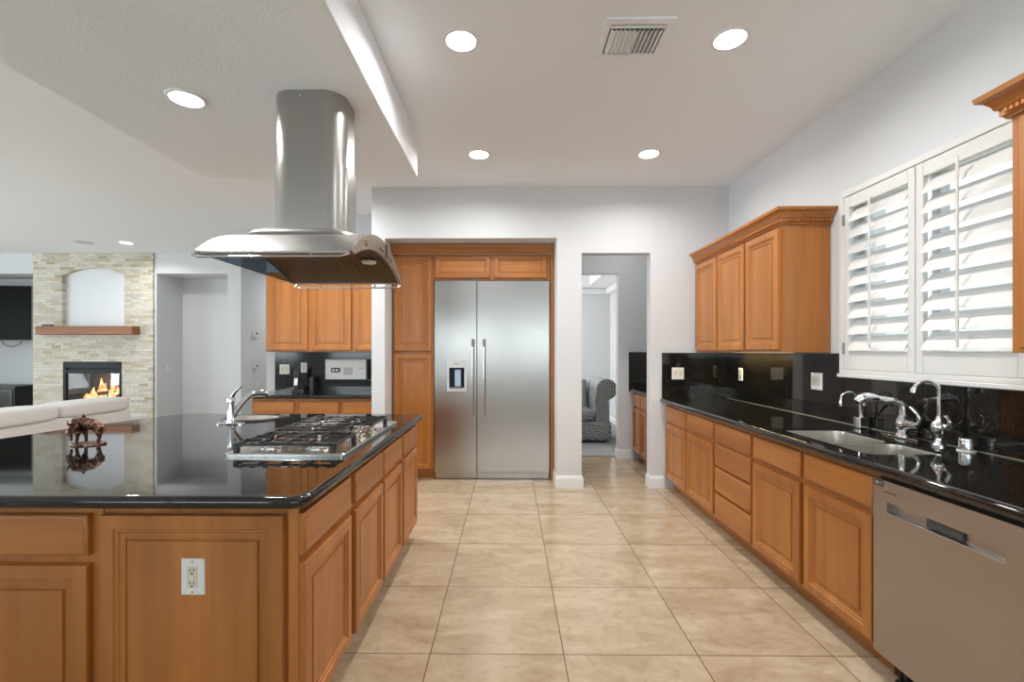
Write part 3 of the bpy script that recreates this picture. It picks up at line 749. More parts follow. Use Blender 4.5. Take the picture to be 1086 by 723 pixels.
# left door has an opening for the dispenser
dx0, dx1, dz0, dz1 = -.672, -.462, .955, 1.285
ld = MB(); zb, zt = .085, 2.138
def frame_plate(mb, x0, x1, z0, z1, hx0, hx1, hz0, hz1, yf, yb):
    for a, b, c, e in ((x0, hx0, z0, z1), (hx1, x1, z0, z1), (hx0, hx1, z0, hz0), (hx0, hx1, hz1, z1)): mb.box(a, b, yf, yb, c, e)
frame_plate(ld, fx0 + .003, fs - .003, zb, zt, dx0 + .02, dx1 - .02, dz0 + .03, dz1 - .075, FY, 5.019)
L = obj('door', ld, M_FRIDGE, fg, True)
obj('door', MB().box(fs + .003, fx1 - .003, FY, 5.019, zb, zt, .003), M_FRIDGE, fg, True)
db = MB(); frame_plate(db, dx0, dx1, dz0, dz1, dx0 + .024, dx1 - .024, dz0 + .034, dz1 - .079, FY - .004, FY)
D = obj('dispenser_bezel', db, simple('light_grey_bezel', (.55, .56, .57), .3), L, True)
obj('dispenser_recess', MB().box(dx0 + .021, dx1 - .021, FY + .026, FY + .0335, dz0 + .031, dz1 - .076), M_DARKMETAL, L, True)
obj('dispenser_paddle', MB().box(-.59, -.525, FY + .012, FY + .025, dz0 + .05, dz1 - .1, .004), simple('pale_blue_plastic', (.35, .45, .60), .3), L, True)
obj('dispenser_tray', MB().box(dx0 + .026, dx1 - .026, FY - .012, FY + .025, dz0 + .032, dz0 + .042, .002), M_TRAY, L, True)
obj('display_print', MB().box(-.60, -.54, FY - .0048, FY - .0035, 1.243, 1.252), M_GREY, L, True)
for xh in (-.392, -.272):
    h = MB().tube([(xh, FY - .055, .70), (xh, FY - .055, 1.51)], .012, 14)
    H_ = obj('handle', h, M_TRAY, fg, True)
    e = MB()
    for zz in (.735, 1.475): e.tube([(xh, FY - .055, zz), (xh, FY, zz)], .009, 12)
    obj('handle_mount', e, M_TRAY, H_, True)
    obj('handle_cap', MB().box(xh - .0135, xh + .0135, FY - .069, FY - .041, 1.43, 1.512, .004), simple('bronze_cap', (.30, .25, .18), .35, 1.0), H_, True, label='dull bronze cap at the top of the handle')
for a, b in ((fx0 + .003, fs - .003), (fs + .003, fx1 - .003)): obj('toe_grille', MB().box(a, b, 5.040, 5.047, .004, .078, .002), M_FRIDGE, fg, True)

# ------------------------------------------------------------------ nook behind the island
NY = 5.655
n_x0, n_x1 = -2.81, -1.41
nc = cabinet('wall_cabinet', 'light maple wall cabinet with three doors above the desk nook', n_x1 - n_x0, .31, 1.375, 2.29,
        [('door', .03, .49, 1.395, 2.262), ('door', .535, .995, 1.395, 2.262), ('door', 1.04, 1.385, 1.395, 2.262)], (n_x0, NY - .315, 0), 0, toe=0)
cabinet('desk_cabinet', 'light maple base cabinet with three drawers under the nook counter', n_x1 - n_x0, .57, 0, .868,
        sum([[('drawer', a, b, .700, .838), ('door', a, b, .125, .672)] for a, b in ((.03, .47), (.53, .955), (1.0, 1.38))], []), (n_x0, 5.05, 0), 0)
single('countertop', slab([(-2.86, 4.995), (-1.408, 4.995), (-1.408, 5.635), (-2.86, 5.635)], [], CZ0, CZ1, .018), M_GRAN, 'black granite countertop in the desk nook beside the tall pantry', 'countertop', (-2.1, 5.3, CZ0))
def dark_tile():
    m, n, l, b = mat('dark_backsplash_tile')
    tc = n.new('ShaderNodeTexCoord'); sp = n.new('ShaderNodeSeparateXYZ'); cb = n.new('ShaderNodeCombineXYZ')
    l.new(tc.outputs['Object'], sp.inputs[0]); l.new(sp.outputs['X'], cb.inputs[0]); l.new(sp.outputs['Z'], cb.inputs[1])
    br = n.new('ShaderNodeTexBrick'); br.offset = 0; br.inputs['Scale'].default_value = 1; br.inputs['Brick Width'].default_value = .305; br.inputs['Row Height'].default_value = .305
    br.inputs['Mortar Size'].default_value = .0025; br.inputs['Color1'].default_value = (.010, .011, .012, 1); br.inputs['Color2'].default_value = (.018, .019, .020, 1); br.inputs['Mortar'].default_value = (.004, .004, .004, 1)
    l.new(cb.outputs[0], br.inputs['Vector']); l.new(br.outputs['Color'], b.inputs['Base Color']); b.inputs['Roughness'].default_value = .09
    return m
single('tile_backsplash', MB().box(-2.855, -1.408, 5.636, 5.659, CZ0, 1.372, .001), dark_tile(), 'dark glossy tiled backsplash of the desk nook', 'backsplash', (-2.1, 5.65, CZ0))
plate('white double switch plate at the left end of the nook backsplash', (-2.735, 5.636, 1.165), '-y', 2)
plate('white outlet plate behind the cordless phone in the nook', (-2.50, 5.636, 1.185), '-y', 1, kind='outlet')
plate('white outlet plate right of the intercom panel in the nook', (-1.635, 5.636, 1.165), '-y', 1, kind='outlet')
ip = thing('intercom_panel', 'wide white intercom panel with dark side on the nook backsplash', 'intercom', (-1.97, 5.636, 1.165))
obj('back_box', MB().box(-2.20, -1.705, 5.585, 5.636, 1.045, 1.285, .004), M_BLACK, ip, True)
I = obj('face_panel', MB().box(-2.215, -1.725, 5.572, 5.585, 1.045, 1.285, .003), M_PLATE, ip, True)
obj('display', MB().box(-2.145, -2.035, 5.568, 5.573, 1.13, 1.185, .002), M_BLACK, I, True)
obj('display_window', MB().box(-2.130, -2.10, 5.566, 5.569, 1.145, 1.168).box(-2.085, -2.055, 5.566, 5.569, 1.145, 1.168), M_PLATE, I, True)
gr = MB()
for i in range(9): gr.box(-1.99 + i * .012, -1.986 + i * .012, 5.570, 5.573, 1.10, 1.19)
obj('speaker_slots', gr, M_GREY, I, True)
bt = MB()
for i in range(3): bt.cyl((-1.80 + .022 * i, 5.5735, 1.18), .006, -.004, 10, 'y')
obj('buttons', bt, M_GREY, I, True)
ph = thing('cordless_phone', 'black cordless phone upright in its charger on the nook counter', 'phone', (-2.47, 5.5, CZ1))
obj('charger_base', MB().loft([[(x, y, CZ1) for x, y in rrect(-2.56, -2.40, 5.40, 5.58, .03)], [(x, y, CZ1 + .03) for x, y in rrect(-2.55, -2.41, 5.41, 5.57, .03)], [(x, y, CZ1 + .05) for x, y in rrect(-2.53, -2.43, 5.46, 5.55, .02)]]), M_BLACK, ph, True)
H_ = obj('handset', MB().loft([[(x, y + k * .03, CZ1 + .035 + k * .215) for x, y in rrect(-2.535 - .004 * k, -2.480, 5.43, 5.46, .012)] for k in (0, .3, .6, .9, 1)]), M_BLACK, ph, True)
obj('antenna', MB().tube([(-2.49, 5.475, CZ1 + .24), (-2.49, 5.48, CZ1 + .30)], [.012, .009], 10), M_BLACK, H_, True)
obj('screen', MB().add([(-2.528, 5.4325, CZ1 + .075), (-2.488, 5.4325, CZ1 + .075), (-2.488, 5.444, CZ1 + .155), (-2.528, 5.444, CZ1 + .155)], [(0, 1, 2, 3)]).add([(-2.528, 5.440, CZ1 + .075), (-2.488, 5.440, CZ1 + .075), (-2.488, 5.452, CZ1 + .155), (-2.528, 5.452, CZ1 + .155)], [(0, 1, 2, 3)]), M_PLATE, H_, True)
single('phone_speaker', MB().loft([[(x, y, CZ1 + h) for x, y in rrect(-2.385 + d, -2.325 - d, 5.50 + d, 5.60 - d, .015)] for h, d in ((0, 0), (.15, .004), (.17, .012))]), M_BLACK, 'small black upright box beside the cordless phone on the nook counter', 'speaker', (-2.355, 5.55, CZ1))

# ------------------------------------------------------------------ island
IZ0, IZ1 = .870, .910
ix, iy = -.706, 1.546       # right and front faces of the carcasses (fronts stand 2 cm proud)
B = [1.50, 2.03, 2.51, 2.95, 3.45]
def island_side(label, ya, yb, cs_):
    f = []
    for a, b in cs_: f += [('drawer', a - ya, b - ya, .700, .838), ('door', a - ya, b - ya, .125, .672)]
    return cabinet('island_cabinet', label, yb - ya, .65, 0, .868, f, (ix, ya, 0), PI / 2)
ic = island_side('maple island cabinet at the corner nearest the camera, with big end panel towards the camera', iy, 2.52, [(1.545, 2.005), (2.062, 2.505)])
obj('end_panel', MB().panel(-1.352, -.745, .12, .838, DOOR, iy), M_WV, ic, True)
obj('corner_post', MB().box(-.735, -.702, iy - .004, iy, .1, .866), M_WV, ic, True)
island_side('maple island cabinet on the aisle at the end nearest the refrigerator', 2.523, 3.455, [(2.538, 2.945), (2.995, 3.435)])
cabinet('island_cabinet', 'maple island cabinet at the bottom left corner of the photo, one drawer over one door', .80, .62, 0, .868,
        [('drawer', .02, .765, .700, .838), ('door', .02, .765, .125, .672)], (-2.160, iy, 0), 0)
single('island_back_panel', MB().box(-2.14, -1.362, 3.42, 3.44, 0, .868, .002), M_WV, 'maple back panel of the island facing the desk nook', 'panel', (-1.75, 3.43, 0))
single('island_back_panel', MB().prism([(-2.142, 3.44), (-2.142, 3.415), (-2.42, 3.09), (-2.44, 3.10)], 'z', 0, .868), M_WV, 'maple slanting panel at the back corner of the island', 'panel', (-2.29, 3.26, 0))
single('island_back_panel', MB().box(-2.44, -2.42, 1.56, 3.088, 0, .868, .002), M_WV, 'maple side panel of the island facing the sofa', 'panel', (-2.43, 2.3, 0))
io = [(-.652, 1.475)]
io = [(-.700, 1.478), (-.672, 1.490), (-.656, 1.520), (-.650, 1.56), (-.650, 3.46), (-.665, 3.49), (-.70, 3.505), (-2.35, 3.505), (-2.43, 3.49), (-2.50, 3.40), (-2.565, 3.24), (-2.65, 2.98), (-2.71, 2.76), (-2.75, 2.48), (-2.76, 2.2), (-2.74, 1.85), (-2.68, 1.60), (-2.62, 1.50), (-2.55, 1.475)]
bsx, bsy = -1.79, 3.235
ihole = [(bsx + .175 * math.cos(2 * PI * i / 32), bsy + .145 * math.sin(2 * PI * i / 32)) for i in range(32)]
single('island_countertop', slab(io, [ihole], IZ0, IZ1, .018), M_GRAN, 'large polished black granite top of the kitchen island', 'countertop', (-1.7, 2.5, IZ0))
bsk = thing('bar_sink', 'small oval bar sink with dark rim set in the island top', 'sink', (bsx, bsy, .75))
R = []
for rx, ry, h in ((.190, .160, IZ1 + .0005), (.188, .158, IZ1 + .006), (.178, .148, IZ1 + .007), (.172, .142, IZ1 + .002), (.165, .135, IZ1 - .10), (.13, .10, IZ1 - .15), (.03, .03, IZ1 - .155)):
    R.append([(bsx + rx * math.cos(2 * PI * i / 36), bsy + ry * math.sin(2 * PI * i / 36), h) for i in range(36)])
obj('bowl', MB().loft(R, (False, True)), M_SINK, bsk, True)
R = [[(bsx + (.19 + a) * math.cos(2 * PI * i / 36), bsy + (.16 + a) * math.sin(2 * PI * i / 36), IZ1 + h) for i in range(36)] for a, h in ((.014, .0005), (.012, .009), (-.004, .012), (-.016, .0065))]
obj('rim', MB().loft(R, (False, False)), M_IRON, bsk, True)
bf = thing('bar_tap', 'chrome single-lever bar faucet beside the small sink on the island', 'faucet', (-1.795, 2.985, IZ1))
fx, fy, fz = -1.795, 2.985, IZ1
obj('base_plate', MB().loft([[(x, y, fz + h) for x, y in rrect(fx - .09 + d, fx + .09 - d, fy - .028 + d, fy + .028 - d, .0279 - d)] for h, d in ((0, 0), (.006, 0), (.009, .004))]), M_CHROME, bf, True)
obj('body', MB().lathe((fx, fy, fz + .009), [(.027, 0), (.027, .006), (.023, .014), (.022, .12), (.025, .13), (.024, .155), (.016, .17), (.005, .174)], 24), M_CHROME, bf, True)
obj('spout', MB().tube([(fx + .005, fy + .006, fz + .05), (fx + .035, fy + .035, fz + .115), (fx + .068, fy + .065, fz + .165), (fx + .095, fy + .085, fz + .186), (fx + .135, fy + .11, fz + .190), (fx + .160, fy + .125, fz + .186), (fx + .168, fy + .13, fz + .165)], [.021, .020, .019, .021, .022, .020, .014], 14, 4), M_CHROME, bf, True)
obj('lever', MB().tube([(fx, fy, fz + .165), (fx + .02, fy - .005, fz + .195), (fx + .05, fy - .01, fz + .225), (fx + .075, fy - .012, fz + .245)], [.017, .011, .008, .006], 12, 4), M_CHROME, bf, True)

# cooktop
ck = thing('cooktop', 'stainless steel gas cooktop with black cast-iron grates on the island', 'cooktop', (-1.0, 2.54, IZ1))
cx0, cx1, cy0, cy1 = -1.272, -.728, 2.05, 3.02
R = []
for ins, h in ((0, .0005), (0, .012), (.004, .016), (.012, .016), (.022, .009), (.03, .008)):
    R.append([(x, y, IZ1 + h) for x, y in rrect(cx0 + ins, cx1 - ins, cy0 + ins, cy1 - ins, .02, 4)])
obj('tray', MB().loft(R, (True, True)), M_TRAY, ck, True)
TZ = IZ1 + .008
for (bx_, by_, r) in ((-1.14, 2.24, .040), (-.92, 2.24, .048), (-1.08, 2.535, .060), (-1.14, 2.83, .048), (-.92, 2.83, .040)):
    b_ = obj('burner', MB().lathe((bx_, by_, TZ), [(r + .018, 0), (r + .018, .004), (r + .004, .006), (r, .016), (r * .9, .017)], 24), M_TRAY, ck, True)
    obj('burner_cap', MB().lathe((bx_, by_, TZ + .0165), [(r * .92, 0), (r * .95, .004), (r * .85, .010), (r * .3, .012)], 24), M_IRON, b_, True)
def grate(x0, x1, y0, y1, burners):
    m = MB(); zt = IZ1 + .052; h = .012; wd = .010
    for y in (y0, y1 - wd): m.box(x0, x1, y, y + wd, zt - h, zt, .003)
    for x in (x0, x1 - wd): m.box(x, x + wd, y0 + wd, y1 - wd, zt - h, zt, .003)
    for (a, b) in ((x0, y0), (x1 - .024, y0), (x0, y1 - .024), (x1 - .024, y1 - .024)): m.box(a, a + .024, b, b + .024, TZ, zt + .003, .004)
    for bx_, by_, xa, xb in burners:
        for k in (-1, 1):                       # fingers reaching in from the sides, ends turned up
            yy = by_ + k * (y1 - y0) * .16
            for s, e in ((xa, bx_ - .028), (xb, bx_ + .028)):
                m.box(min(s, e), max(s, e), yy - .005, yy + .005, zt - h, zt + .004, .002)
        for s, e in ((y0 + wd, by_ - .03), (by_ + .03, y1 - wd)):
            m.box(bx_ - .005, bx_ + .005, s, e, zt - h, zt + .004, .002)
    n = int((x1 - x0) / .055)                   # toothed outer bar
    for i in range(n):
        xx = x0 + .03 + i * (x1 - x0 - .06) / (n - 1)
        m.box(xx - .012, xx + .012, y0 - .001, y0 + .014, zt, zt + .005, .002); m.box(xx - .012, xx + .012, y1 - .014, y1 + .001, zt, zt + .005, .002)
    return m
xm = -1.03
def two(x0, x1, y0, y1, by):
    m = grate(x0, x1, y0, y1, [(-1.14, by, x0, xm), (-.92, by, xm, x1)]); m.box(xm - .006, xm + .006, y0 + .013, y1 - .013, IZ1 + .036, IZ1 + .054, .002); return m
obj('grate', two(-1.248, -.785, 2.085, 2.385, 2.24), M_IRON, ck, True)
obj('grate', grate(-1.248, -.895, 2.392, 2.678, [(-1.08, 2.535, -1.248, -.895)]), M_IRON, ck, True)
obj('grate', two(-1.248, -.785, 2.685, 2.985, 2.83), M_IRON, ck, True)
for kx, ky in ((-.845, 2.435), (-.775, 2.435), (-.845, 2.535), (-.845, 2.635), (-.775, 2.635)):
    K = obj('knob', MB().lathe((kx, ky, TZ), [(.026, 0), (.026, .005), (.019, .007), (.018, .028), (.014, .031)], 20), simple('brushed_knob', (.70, .66, .58), .22, 1.0), ck, True)
    obj('knob_grip', MB().box(kx - .004, kx + .004, ky - .019, ky + .019, TZ + .028, TZ + .042, .003), M_TRAY, K, True)

# range hood
hd = thing('range_hood', 'stainless steel island range hood with arched canopy and round-cornered chimney over the cooktop', 'range hood', (-1.03, 2.45, 1.80))
hx0, hx1 = -1.354, -.690; hyc, hr, hz = 2.455, .463, 1.803
def bow(r, sag, z0, n=28):
    R_ = (r * r + sag * sag) / (2 * sag); a = math.asin(r / R_)
    return [(hyc + R_ * math.sin(t), z0 + sag - R_ + R_ * math.cos(t)) for t in [-a + 2 * a * i / n for i in range(n + 1)]]
N = 28
out = bow(hr, .162, hz + .008)
inn = bow(hr - .04, .090, hz)
shell = MB(); shell.loft([[(x, y, z) for y, z in out] + [(x, y, z - .006) for y, z in reversed(out)] for x in (hx0, hx1)])
obj('canopy', shell, M_CANOPY, hd, True)
for x0, x1, nm in ((hx1 - .004, hx1 + .012, 'end_panel'), (hx0 - .008, hx0 + .004, 'end_panel')):
    m = MB(); m.loft([[(x, y, z) for y, z in out] + [(x, y, z) for y, z in reversed(inn)] for x in (x0, x1)])
    bm = bmesh.new(); me = None
    E_ = obj(nm, m, M_END, hd, True)
    if x0 > -1:
        def onarc(t, k):  # a point on the end panel: t along the arch, k across the band
            i = t * N; a = int(i); f = i - a
            po = Vector(out[a]).lerp(Vector(out[min(a + 1, N)]), f); pi_ = Vector(inn[a]).lerp(Vector(inn[min(a + 1, N)]), f)
            return po.lerp(pi_, k)
        p = onarc(.21, .5); obj('control_button', MB().box(x1 - .001, x1 + .005, p.x - .014, p.x + .014, p.y - .016, p.y + .016, .003), simple('gold_button', (.55, .42, .22), .25, 1.0), E_, True)
        p = onarc(.60, .0); q = onarc(.60, 1.0); obj('control_slot', MB().box(x1 - .001, x1 + .003, p.x - .016, p.x + .014, q.y + .004, p.y - .004), M_BLACK, E_, True, label='black vertical strip on the control end')
        mk = MB()
        for t, k in ((.47, .74), (.50, .74), (.53, .74)): p = onarc(t, k); mk.box(x1 - .001, x1 + .002, p.x - .012, p.x + .012, p.y - .004, p.y + .004)
        for t, k in ((.66, .72), (.69, .74), (.72, .76)): p = onarc(t, k); mk.box(x1 - .001, x1 + .002, p.x - .014, p.x + .014, p.y - .004, p.y + .004)
        obj('control_marks', mk, M_BLACK, E_, True)
# ribbed vault of filters
rings = []; nx = 46
for i in range(nx + 1):
    x = hx0 + .004 + (hx1 - hx0 - .008) * i / nx; dz = .007 if i % 2 else 0
    rings.append([(x, y, z_) for y, z_ in bow(hr - .04, .089 - dz, hz + .001)])
obj('filter', MB().loft(rings, closed=False), M_FILTER, hd, True, label='dark ribbed grease filters', ang=20)
lip = MB(); lip.box(hx0 - .004, hx1 + .004, hyc - hr - .002, hyc - hr + .040, hz - .003, hz + .007, .002); lip.box(hx0 - .004, hx1 + .004, hyc + hr - .040, hyc + hr + .002, hz - .003, hz + .007, .002)
obj('lower_lip', lip, M_CANOPY, hd, True)
obj('end_glass', MB().prism([(y, z) for y, z in inn], 'x', hx0 - .002, hx0 + .002), M_SMOKE, hd, True, label='blue-grey glass closing the far end of the vault')
lt = MB()
for k, x in enumerate((-.78,)): obj('lamp', MB().lathe((x, hyc + .12, hz + .062), [(.035, 0), (.04, .004), (.04, .014)], 18), simple('hood_lamp_glass', (.8, .74, .6), .3), hd, True)
for s in (-1, 1):
    yy = hyc + s * (hr + .022)
    m = MB().tube([(hx0 + .02, yy - s * .02, hz + .004), (hx0 - .004, yy - s * .006, hz - .013), (hx0 + .03, yy, hz - .022), (hx1 - .03, yy, hz - .022), (hx1 + .004, yy - s * .006, hz - .008), (hx1 - .02, yy - s * .02, hz + .004)], .005, 8)
    Rl = obj('rail', m, M_CHROME, hd, True)
    b = MB()
    for x in (hx0 + .16, hx1 - .16): b.tube([(x, yy - s * .03, hz + .002), (x, yy, hz - .022)], .005, 8)
    obj('rail_bracket', b, M_CHROME, Rl, True)
# plinth and chimney
R = []
for ins, h in ((0, 1.93), (.002, 1.958), (.012, 1.974), (.03, 1.984), (.055, 1.988)):
    R.append([(x, y, h) for x, y in rrect(-1.325 + ins, -.770 - ins, hyc - .20 + ins, hyc + .29 - ins, .10)])
obj('chimney_plinth', MB().loft(R), M_CANOPY, hd, True)
kx0, kx1, ky0, ky1 = -1.262, -.870, 2.405, 2.725
lo_, hi_ = rrect(kx0, kx1, ky0, ky1, .115, 10), rrect(kx0 + .007, kx1 - .007, ky0 + .007, ky1 - .007, .108, 10)
obj('lower_chimney', MB().loft([[(x, y, zz) for x, y in lo_] for zz in (1.986, 2.365)]), M_HOOD, hd, True)
U = obj('upper_chimney', MB().loft([[(x, y, zz) for x, y in hi_] for zz in (2.365, SOF_Z - .001)]), M_HOOD, hd, True)
obj('screw', MB().cyl((-1.09, ky0 + .008, SOF_Z - .03), .005, -.003, 10, 'y'), M_CHROME, U, True)

# bronze bison
BS = Matrix.Diagonal((.86, .9, 1.22, 1))
bi = thing('bison_statue', 'small bronze bison figurine on an oval base on the island top', 'figurine', (-2.125, 2.328, IZ1), 0.12)
bz = IZ1
R = [[(.082 * k * math.cos(2 * PI * i / 28), .045 * k * math.sin(2 * PI * i / 28), h) for i in range(28)] for k, h in ((1.0, .0005), (1.0, .006), (.95, .010), (.80, .012), (.4, .013))]
obj('base', MB().loft(R), M_BRONZE, bi)
def skin(name, verts, edges, m, parent, sub=2):
    me = bpy.data.meshes.new(name); me.from_pydata([BS @ Vector(v[0]) for v in verts], edges, [])
    o = bpy.data.objects.new(name, me); COL.objects.link(o)
    md = o.modifiers.new('s', 'SKIN'); md.use_smooth_shade = True
    for i, v in enumerate(verts):
        r = v[1] if isinstance(v[1], tuple) else (v[1], v[1]); me.skin_vertices[0].data[i].radius = r
        me.skin_vertices[0].data[i].use_root = (i == 0)
    o.modifiers.new('u', 'SUBSURF').render_levels = sub; o.modifiers['u'].levels = sub
    dg = bpy.context.evaluated_depsgraph_get(); me2 = bpy.data.meshes.new_from_object(o.evaluated_get(dg))
    bpy.data.objects.remove(o); me2.name = name
    me2.materials.clear(); me2.materials.append(m); me2.polygons.foreach_set('use_smooth', [True] * len(me2.polygons))
    q = bpy.data.objects.new(name, me2); COL.objects.link(q); q.parent = parent; ROOT[q.name] = ROOT[parent.name]; return q
V = [((.005, 0, .080), (.028, .031)), ((-.032, 0, .092), (.034, .041)), ((-.060, 0, .088), (.029, .032)), ((-.080, -.006, .070), (.020, .022)), ((-.092, -.012, .052), (.015, .016)), ((-.098, -.017, .038), (.011, .011)),
     ((.042, 0, .078), (.026, .028)), ((.066, 0, .078), (.021, .022)), ((.082, 0, .068), .006), ((.086, 0, .046), .004),
     ((-.042, -.019, .050), .013), ((-.044, -.019, .032), .0080), ((-.050, -.019, .006), .0075),
     ((-.034, .019, .050), .013), ((-.026, .019, .032), .0080), ((-.028, .019, .006), .0075),
     ((.060, -.017, .056), .015), ((.070, -.017, .036), .0080), ((.062, -.017, .006), .007),
     ((.054, .017, .056), .015), ((.050, .017, .036), .0080), ((.042, .017, .006), .007)]
E2 = [(0, 1), (1, 2), (2, 3), (3, 4), (4, 5), (0, 6), (6, 7), (7, 8), (8, 9), (1, 10), (10, 11), (11, 12), (1, 13), (13, 14), (14, 15), (7, 16), (16, 17), (17, 18), (7, 19), (19, 20), (20, 21)]
body = skin('body', V, E2, M_BRONZE, bi)
hn = MB()
for s in (-1, 1): hn.tube([(-.078, -.006 + s * .014, .082), (-.080, -.006 + s * .030, .088), (-.082, -.004 + s * .034, .102)], [.006, .005, .0015], 8, 4)
obj('horns', hn.xf(BS), M_BRONZE, bi)
mn = MB()
for i in range(40):
    a = random.uniform(-1, 1); u = random.uniform(0, 1); x = -.030 - .05 * u; z_ = .128 - .05 * u - .03 * abs(a)
    mn.tube([(x + .006, a * .030, z_), (x, a * .035, z_ - .014), (x + .004, a * .033, z_ - .026)], [.006, .007, .002], 6)
obj('mane', mn.xf(BS), M_BRONZE, bi)
obj('beard', MB().tube([(-.088, -.012, .042), (-.082, -.012, .028), (-.080, -.010, .016)], [.009, .008, .002], 8, 3).xf(BS), M_BRONZE, bi)

# ------------------------------------------------------------------ lamps and vents in the ceiling
def downlight(label, x, y, zc, group='recessed ceiling lights', watts=None):
    t = thing('ceiling_light', label, 'ceiling light', (x, y, zc), 0, group)
    obj('trim_ring', MB().lathe((0, 0, 0), [(.098, 0), (.096, -.006), (.084, -.010), (.078, -.007)], 32), M_TRIM, t)
    obj('lens', MB().lathe((0, 0, 0), [(.080, -.004), (.078, -.009), (.04, -.0095)], 32), M_LAMP, t)
    area_light('bulb', (x, y, zc - .014), (0, 0, 0), .15, .15, watts or DOWNLIGHT_W, (1.0, .99, .975), 'DISK', math.radians(160))
    return t
downlight('recessed light in the raised ceiling left of the air vent, nearest the camera', -.261, 2.50, CEIL_Z)
downlight('recessed light in the raised ceiling right of the air vent', 1.177, 2.50, CEIL_Z)
downlight('recessed light in the raised ceiling in front of the refrigerator', -.26, 3.942, CEIL_Z)
downlight('recessed light in the raised ceiling in front of the doorway', 1.175, 3.942, CEIL_Z)
downlight('recessed light in the dropped ceiling left of the hood chimney', -1.74, 2.49, SOF_Z)
downlight('small distant recessed light in the living room ceiling in front of the fireplace', -5.87, 7.07, CEIL_Z)
# same fittings added out of view to raise the light level
downlight('added unseen recessed light in the raised ceiling behind the camera', 1.177, 1.05, CEIL_Z)
downlight('added unseen recessed light in the living room ceiling over the sofa', -5.9, 3.6, CEIL_Z)
downlight('added hidden recessed light in the ceiling in front of the desk nook', -2.05, 4.25, CEIL_Z, watts=24)  # added behind the soffit to brighten the nook fronts
downlight('added unseen recessed light in the pantry passage ceiling', 1.35, 5.4, CEIL_Z, watts=2.6)
downlight('added unseen recessed light in the hall ceiling beside the nook', -3.7, 9.2, CEIL_Z)
single('ceiling_speaker', MB().lathe((-6.515, 7.06, CEIL_Z), [(.12, 0), (.118, -.005), (.10, -.008), (.02, -.008)], 32), simple('speaker_grille', (.62, .61, .60), .6), 'flat round speaker grille in the living room ceiling above the fireplace', 'speaker', (-6.515, 7.06, CEIL_Z))
vt = thing('air_vent', 'rectangular white air vent with angled slats in the raised ceiling', 'vent', (.66, 2.5, CEIL_Z))
vx0, vx1, vy0, vy1 = .482, .838, 2.33, 2.675
m = MB(); z0, z1 = CEIL_Z - .012, CEIL_Z - .0005
for a, b, c, e in ((vx0, vx1, vy0, vy0 + .045), (vx0, vx1, vy1 - .045, vy1), (vx0, vx0 + .035, vy0 + .045, vy1 - .045), (vx1 - .035, vx1, vy0 + .045, vy1 - .045)): m.box(a, b, c, e, z0, z1, .003)
obj('frame', m, M_CEIL, vt, True)
obj('duct', MB().box(vx0 + .034, vx1 - .034, vy0 + .044, vy1 - .044, CEIL_Z - .003, CEIL_Z - .001), M_DUCT, vt, True)
for i in range(12):
    xx = vx0 + .052 + i * (vx1 - vx0 - .104) / 11; s = -1 if i < 6 else 1
    obj('slat', MB().add([(xx - s * .011, vy0 + .088, z0 - .006), (xx - s * .011, vy1 - .075, z0 - .006), (xx + s * .008, vy1 - .075, z1 - .003), (xx + s * .008, vy0 + .088, z1 - .003),
        (xx - s * .011 + .003, vy0 + .088, z0 - .006), (xx - s * .011 + .003, vy1 - .075, z0 - .006), (xx + s * .008 + .003, vy1 - .075, z1 - .003), (xx + s * .008 + .003, vy0 + .088, z1 - .003)],
        [(0, 1, 2, 3), (4, 7, 6, 5), (0, 4, 5, 1), (1, 5, 6, 2), (2, 6, 7, 3), (3, 7, 4, 0)]), M_CEIL, vt, True)
for y in (vy0 + .062, vy1 - .056): obj('cross_blade', MB().box(vx0 + .036, vx1 - .036, y - .006, y + .006, z0 - .004, z1, .002), M_CEIL, vt, True)

# ------------------------------------------------------------------ pantry passage and lounge beyond the doorway
cabinet('pantry_base_cabinet', 'maple base cabinet with granite top seen through the doorway', 1.14, .58, 0, .868, cols([(.02, .36), (.385, .73), (.76, 1.12)], 1.14), (1.60, 6.005, 0), -PI / 2)
single('countertop', slab([(1.548, 4.87), (2.205, 4.87), (2.205, 6.005), (1.548, 6.005)], [], CZ0, CZ1, .018), M_GRAN, 'black granite countertop seen through the doorway', 'countertop', (1.9, 5.4, CZ0))
single('granite_backsplash', MB().box(1.535, 2.205, 6.007, 6.029, CZ0, 1.372, .001), M_GRAN, 'black granite backsplash seen through the doorway', 'backsplash', (1.87, 6.02, CZ0))
struct('carpet', MB().box(-1.48, 1.98, 6.13, 9.2, 0.0, 0.016, .004), M_CARPET)
lv = thing('loveseat', 'patterned black and grey armchair with rolled arm on carpet beyond the doorway', 'armchair', (.75, 7.4, .016))
lx1 = 1.60
def scroll(xi, s):
    """ front outline of an arm: xi inner side, s towards outside """
    p = [(xi, .42), (xi, .70), (xi + s * .02, .80)] + [(xi + s * .17 + .15 * s * math.cos(a), .815 + .14 * math.sin(a)) for a in [PI - i * PI * 1.25 / 12 for i in range(13)]] + [(xi + s * .19, .66), (xi + s * .20, .45), (xi + s * .21, .06), (xi, .06)]
    return p if s > 0 else p[::-1]
obj('arm', MB().prism(scroll(lx1 - .32, 1), 'y', 6.98, 7.75), M_CHECK, lv, True, ang=50)
obj('arm', MB().prism(scroll(.08, -1), 'y', 6.98, 7.75), M_CHECK, lv, True, ang=50)
obj('arm_roll', MB().tube([(lx1 - .15, 6.965, .815), (lx1 - .15, 7.77, .815)], .156, 28), M_LEATHER, lv, True, label='plain pale grey outside of the rolled arm')
obj('arm_face', MB().prism(scroll(lx1 - .32, 1), 'y', 6.945, 6.979), M_CHECK, lv, True)
obj('base', MB().box(-.10, lx1 - .08, 6.92, 7.8, .05, .35, .06), M_CHECK, lv, True)
